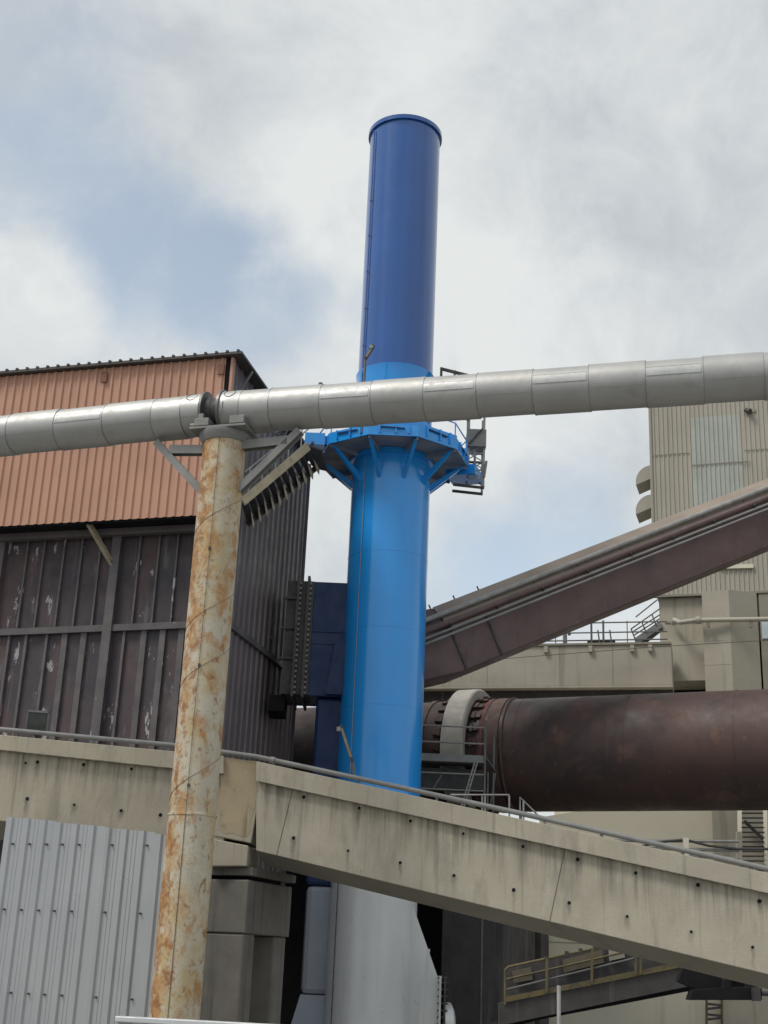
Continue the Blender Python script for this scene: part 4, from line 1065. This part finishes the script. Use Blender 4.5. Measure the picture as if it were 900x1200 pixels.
# ------------------------------------------------------------------ low inclined conveyor at lower right
cv = thing('inclined_walkway', 'dark inclined conveyor walkway with faded yellow railings at lower right', 'walkway', PY(690, 1200, 42))
CV = 42.0
cvp = lambda px, py, dy=0: PY(px, py, CV + dy)
lo = lambda x: 1172 - (x - 590) * .2      # yellow strip line
MB().prism([cvp(585, 1176), cvp(880, 1116), cvp(880, 1140), cvp(585, 1202)], (0, .3, 0)).build('side_girder', 'concrete_soot', cv)
MB().prism([cvp(560, 1206, .31), cvp(880, 1142, .31), cvp(880, 1156, .31), cvp(805, 1162, .31), cvp(632, 1195, .31), cvp(560, 1215, .31)], (0, 2.2, 0)).build('belly', 'soot', cv)
MB().bar(cvp(592, 1171.5, -.03), cvp(800, 1130, -.03), .06, .15).build('toe_strip', 'yellow', cv)
MB().prism([cvp(593, 1135, 1.6), cvp(880, 1073, 1.6), cvp(880, 1122, 1.6), cvp(593, 1180, 1.6)], (0, .2, 0)).build('rear_panel', 'concrete_soot', cv)
MB().prism([cvp(659, 1125, 1.55), cvp(705, 1113, 1.55), cvp(708, 1128, 1.55), cvp(661, 1140, 1.55)], (0, -.05, 0)).build('cover_sheet', 'cover', cv)
MB().prism([cvp(600, 1138, 1.55), cvp(622, 1133, 1.55), cvp(624, 1148, 1.55), cvp(602, 1152, 1.55)], (0, -.05, 0)).build('cover_sheet', 'cover', cv)
MB().prism([cvp(713, 1112, 1.55), cvp(730, 1108, 1.55), cvp(732, 1122, 1.55), cvp(714, 1126, 1.55)], (0, -.05, 0)).build('cover_sheet', 'concrete_grey', cv)
MB().tube([cvp(592, 1178), cvp(592, 1137), cvp(596, 1133), cvp(700, 1110.5), cvp(800, 1088)], .04, 8).build('hand_rail', 'yellow', cv)
MB().tube([cvp(592, 1160), cvp(800, 1109)], .03, 8).build('hand_rail', 'rail_dark', cv)
MB().tube([cvp(592, 1148, 1.4), cvp(800, 1100, 1.4)], .03, 8).build('hand_rail', 'yellow', cv)
for px in (641, 694, 745.5, 751):
    MB().bar(cvp(px, 1123 - (px - 641) * .22, -.06), cvp(px - .6, 1164 - (px - 641) * .2 , -.06), .07, .07, (1, 0, 0)).build('post', 'yellow', cv)
for px in (640, 664, 680, 697): 
    MB().box(cvp(px, 1122.5 - (px - 641) * .22), .10, .10, .14).build('rail_knob', 'steel_dark', cv)
# black steel end beam
sb = thing('steel_beam', 'short black steel beam with two upstands under the sloping concrete beam', 'beam', PY(848, 1172, 38))
MB().prism([PY(*p, 38) for p in ((812, 1160), (848, 1157), (849, 1148), (857, 1148), (857, 1157), (878, 1157), (878, 1152), (888, 1152), (888, 1158), (893, 1158), (893, 1172), (808, 1172))], (0, .5, 0)).build('web', 'soot', sb, bev=.01)
MB().box(PY(886, 1165, 37.9), .2, .2, .36).build('end_plate', 'steel_dark', sb)
MB().tube([PY(892, 1164, 38.2), PY(930, 1166, 38.2)], .07, 10).build('tie_rod', 'steel_dark', sb)
MB().prism([PY(*p, 38.3) for p in ((805, 1122), (846, 1130), (846, 1156), (815, 1159), (795, 1150))], (0, .4, 0)).build('hanger_plate', 'soot', sb)
# grey pole
po = PY(655, 1200, 22)
pz = PY(656, 1155, 22).z
o = MB(); o.lathe(V((po.x, po.y, 0)), Z, [(0, .032), (pz - .01, .032), (pz, .026)], 16)
tag(o.build('marker_pole', 'rail', None, loc=(po.x, po.y, 0)), 'slim grey bare pole standing before the yellow railed walkway', 'pole')

# ------------------------------------------------------------------ sky and light
SUN_EL, SUN_AZ = 56, -40          # azimuth from +Y (viewing direction) measured clockwise; behind the left shoulder
SUN_AZ = -116
w = bpy.data.worlds.new('World'); sc.world = w; w.use_nodes = True
nt = w.node_tree; nt.nodes.clear(); L = nt.links.new
out = nt.nodes.new('ShaderNodeOutputWorld'); bg = nt.nodes.new('ShaderNodeBackground'); bg.inputs['Strength'].default_value = .1
L(bg.outputs[0], out.inputs[0])
sky = nt.nodes.new('ShaderNodeTexSky'); sky.sky_type = 'NISHITA'; sky.sun_disc = False
sky.sun_elevation = R_(SUN_EL); sky.sun_rotation = R_(SUN_AZ); sky.dust_density = 2.0; sky.air_density = 1.0
tc = nt.nodes.new('ShaderNodeTexCoord')
def wn(scale, detail, rough, dist=0.0, st=(1, 1, 1)):
    mp = nt.nodes.new('ShaderNodeMapping'); mp.inputs['Scale'].default_value = st
    L(tc.outputs['Generated'], mp.inputs[0])
    n = nt.nodes.new('ShaderNodeTexNoise'); n.inputs['Scale'].default_value = scale; n.inputs['Detail'].default_value = detail
    n.inputs['Roughness'].default_value = rough; n.inputs['Distortion'].default_value = dist
    L(mp.outputs[0], n.inputs['Vector']); return n.outputs['Fac']
def mth(op, a, b=None, c=None):
    n = nt.nodes.new('ShaderNodeMath'); n.operation = op
    for i, v in enumerate((a, b, c)):
        if v is None: continue
        if hasattr(v, 'is_output'): L(v, n.inputs[i])
        else: n.inputs[i].default_value = v
    return n.outputs[0]
def mr(s, a, b, lo=0, hi=1, smooth=True):
    n = nt.nodes.new('ShaderNodeMapRange'); n.interpolation_type = 'SMOOTHSTEP' if smooth else 'LINEAR'
    L(s, n.inputs['Value']); n.inputs['From Min'].default_value = a; n.inputs['From Max'].default_value = b
    n.inputs['To Min'].default_value = lo; n.inputs['To Max'].default_value = hi; return n.outputs[0]
def blob(px, py, rad, k):
    """soft patch of the sky dome around a world direction, rad in degrees"""
    d = ray(px, py).normalized()
    n = nt.nodes.new('ShaderNodeVectorMath'); n.operation = 'DOT_PRODUCT'
    L(tc.outputs['Generated'], n.inputs[0]); n.inputs[1].default_value = d
    return mr(n.outputs['Value'], math.cos(R_(rad)), 1.0, 0, k)
base = mth('ADD', mth('MULTIPLY', wn(5.5, 10, .60, .3), .72), mth('MULTIPLY', wn(17, 9, .66, .5), .28))
holes = None
for b_ in ((290, 345, 4.6, .26), (170, 300, 5.5, .20), (90, 240, 6, .12), (30, 130, 7, .10), (640, 640, 5.5, .22), (540, 670, 4.0, .14), (385, 360, 2.5, .10)):
    x = blob(*b_); holes = x if holes is None else mth('ADD', holes, x)
fill = blob(50, 345, 3.4, .30)
cl_ = mth('SUBTRACT', mth('ADD', base, fill), holes)
mask = mr(cl_, .08, .54)
# cloud tone: soft grey undersides against brighter parts
tone = mr(mth('ADD', mth('MULTIPLY', wn(3.2, 8, .6, .4), .6), mth('MULTIPLY', wn(11, 9, .62, .6), .4)), .33, .66)
tone2 = mth('ADD', tone, mth('ADD', mth('ADD', blob(400, 250, 8, .35), blob(620, 420, 7, .3)), blob(50, 350, 5, .4)))
tone3 = mth('SUBTRACT', tone2, mth('ADD', blob(820, 90, 12, .18), blob(40, 60, 9, .35)))
cm = nt.nodes.new('ShaderNodeMix'); cm.data_type = 'RGBA'
L(tone3, cm.inputs['Factor']); cm.clamp_factor = True
CK = 10.0
cm.inputs['A'].default_value = (.335 * CK, .36 * CK, .38 * CK, 1); cm.inputs['B'].default_value = (.475 * CK, .49 * CK, .488 * CK, 1)
hs = nt.nodes.new('ShaderNodeHueSaturation'); hs.inputs['Saturation'].default_value = .56; hs.inputs['Value'].default_value = 1.17; hs.inputs['Hue'].default_value = .485
L(sky.outputs[0], hs.inputs['Color'])
mx = nt.nodes.new('ShaderNodeMix'); mx.data_type = 'RGBA'
L(mask, mx.inputs['Factor']); L(hs.outputs[0], mx.inputs['A']); L(cm.outputs['Result'], mx.inputs['B'])
L(mx.outputs['Result'], bg.inputs['Color'])

sd = bpy.data.lights.new('sun', 'SUN'); so = bpy.data.objects.new('sun', sd); col.objects.link(so)
sd.energy = 1.5; sd.angle = R_(18); sd.color = (1, .95, .87)
v = V((math.sin(R_(SUN_AZ)) * math.cos(R_(SUN_EL)), math.cos(R_(SUN_AZ)) * math.cos(R_(SUN_EL)), math.sin(R_(SUN_EL))))
so.rotation_euler = v.to_track_quat('Z', 'Y').to_euler(); so.location = (0, 0, 60)

sc.render.engine = 'CYCLES'
vs_ = sc.view_settings
sc.display_settings.display_device = 'sRGB'
vs_.view_transform = 'Standard'; vs_.look = 'None'; vs_.gamma = 1; vs_.exposure = .72; vs_.use_curve_mapping = False
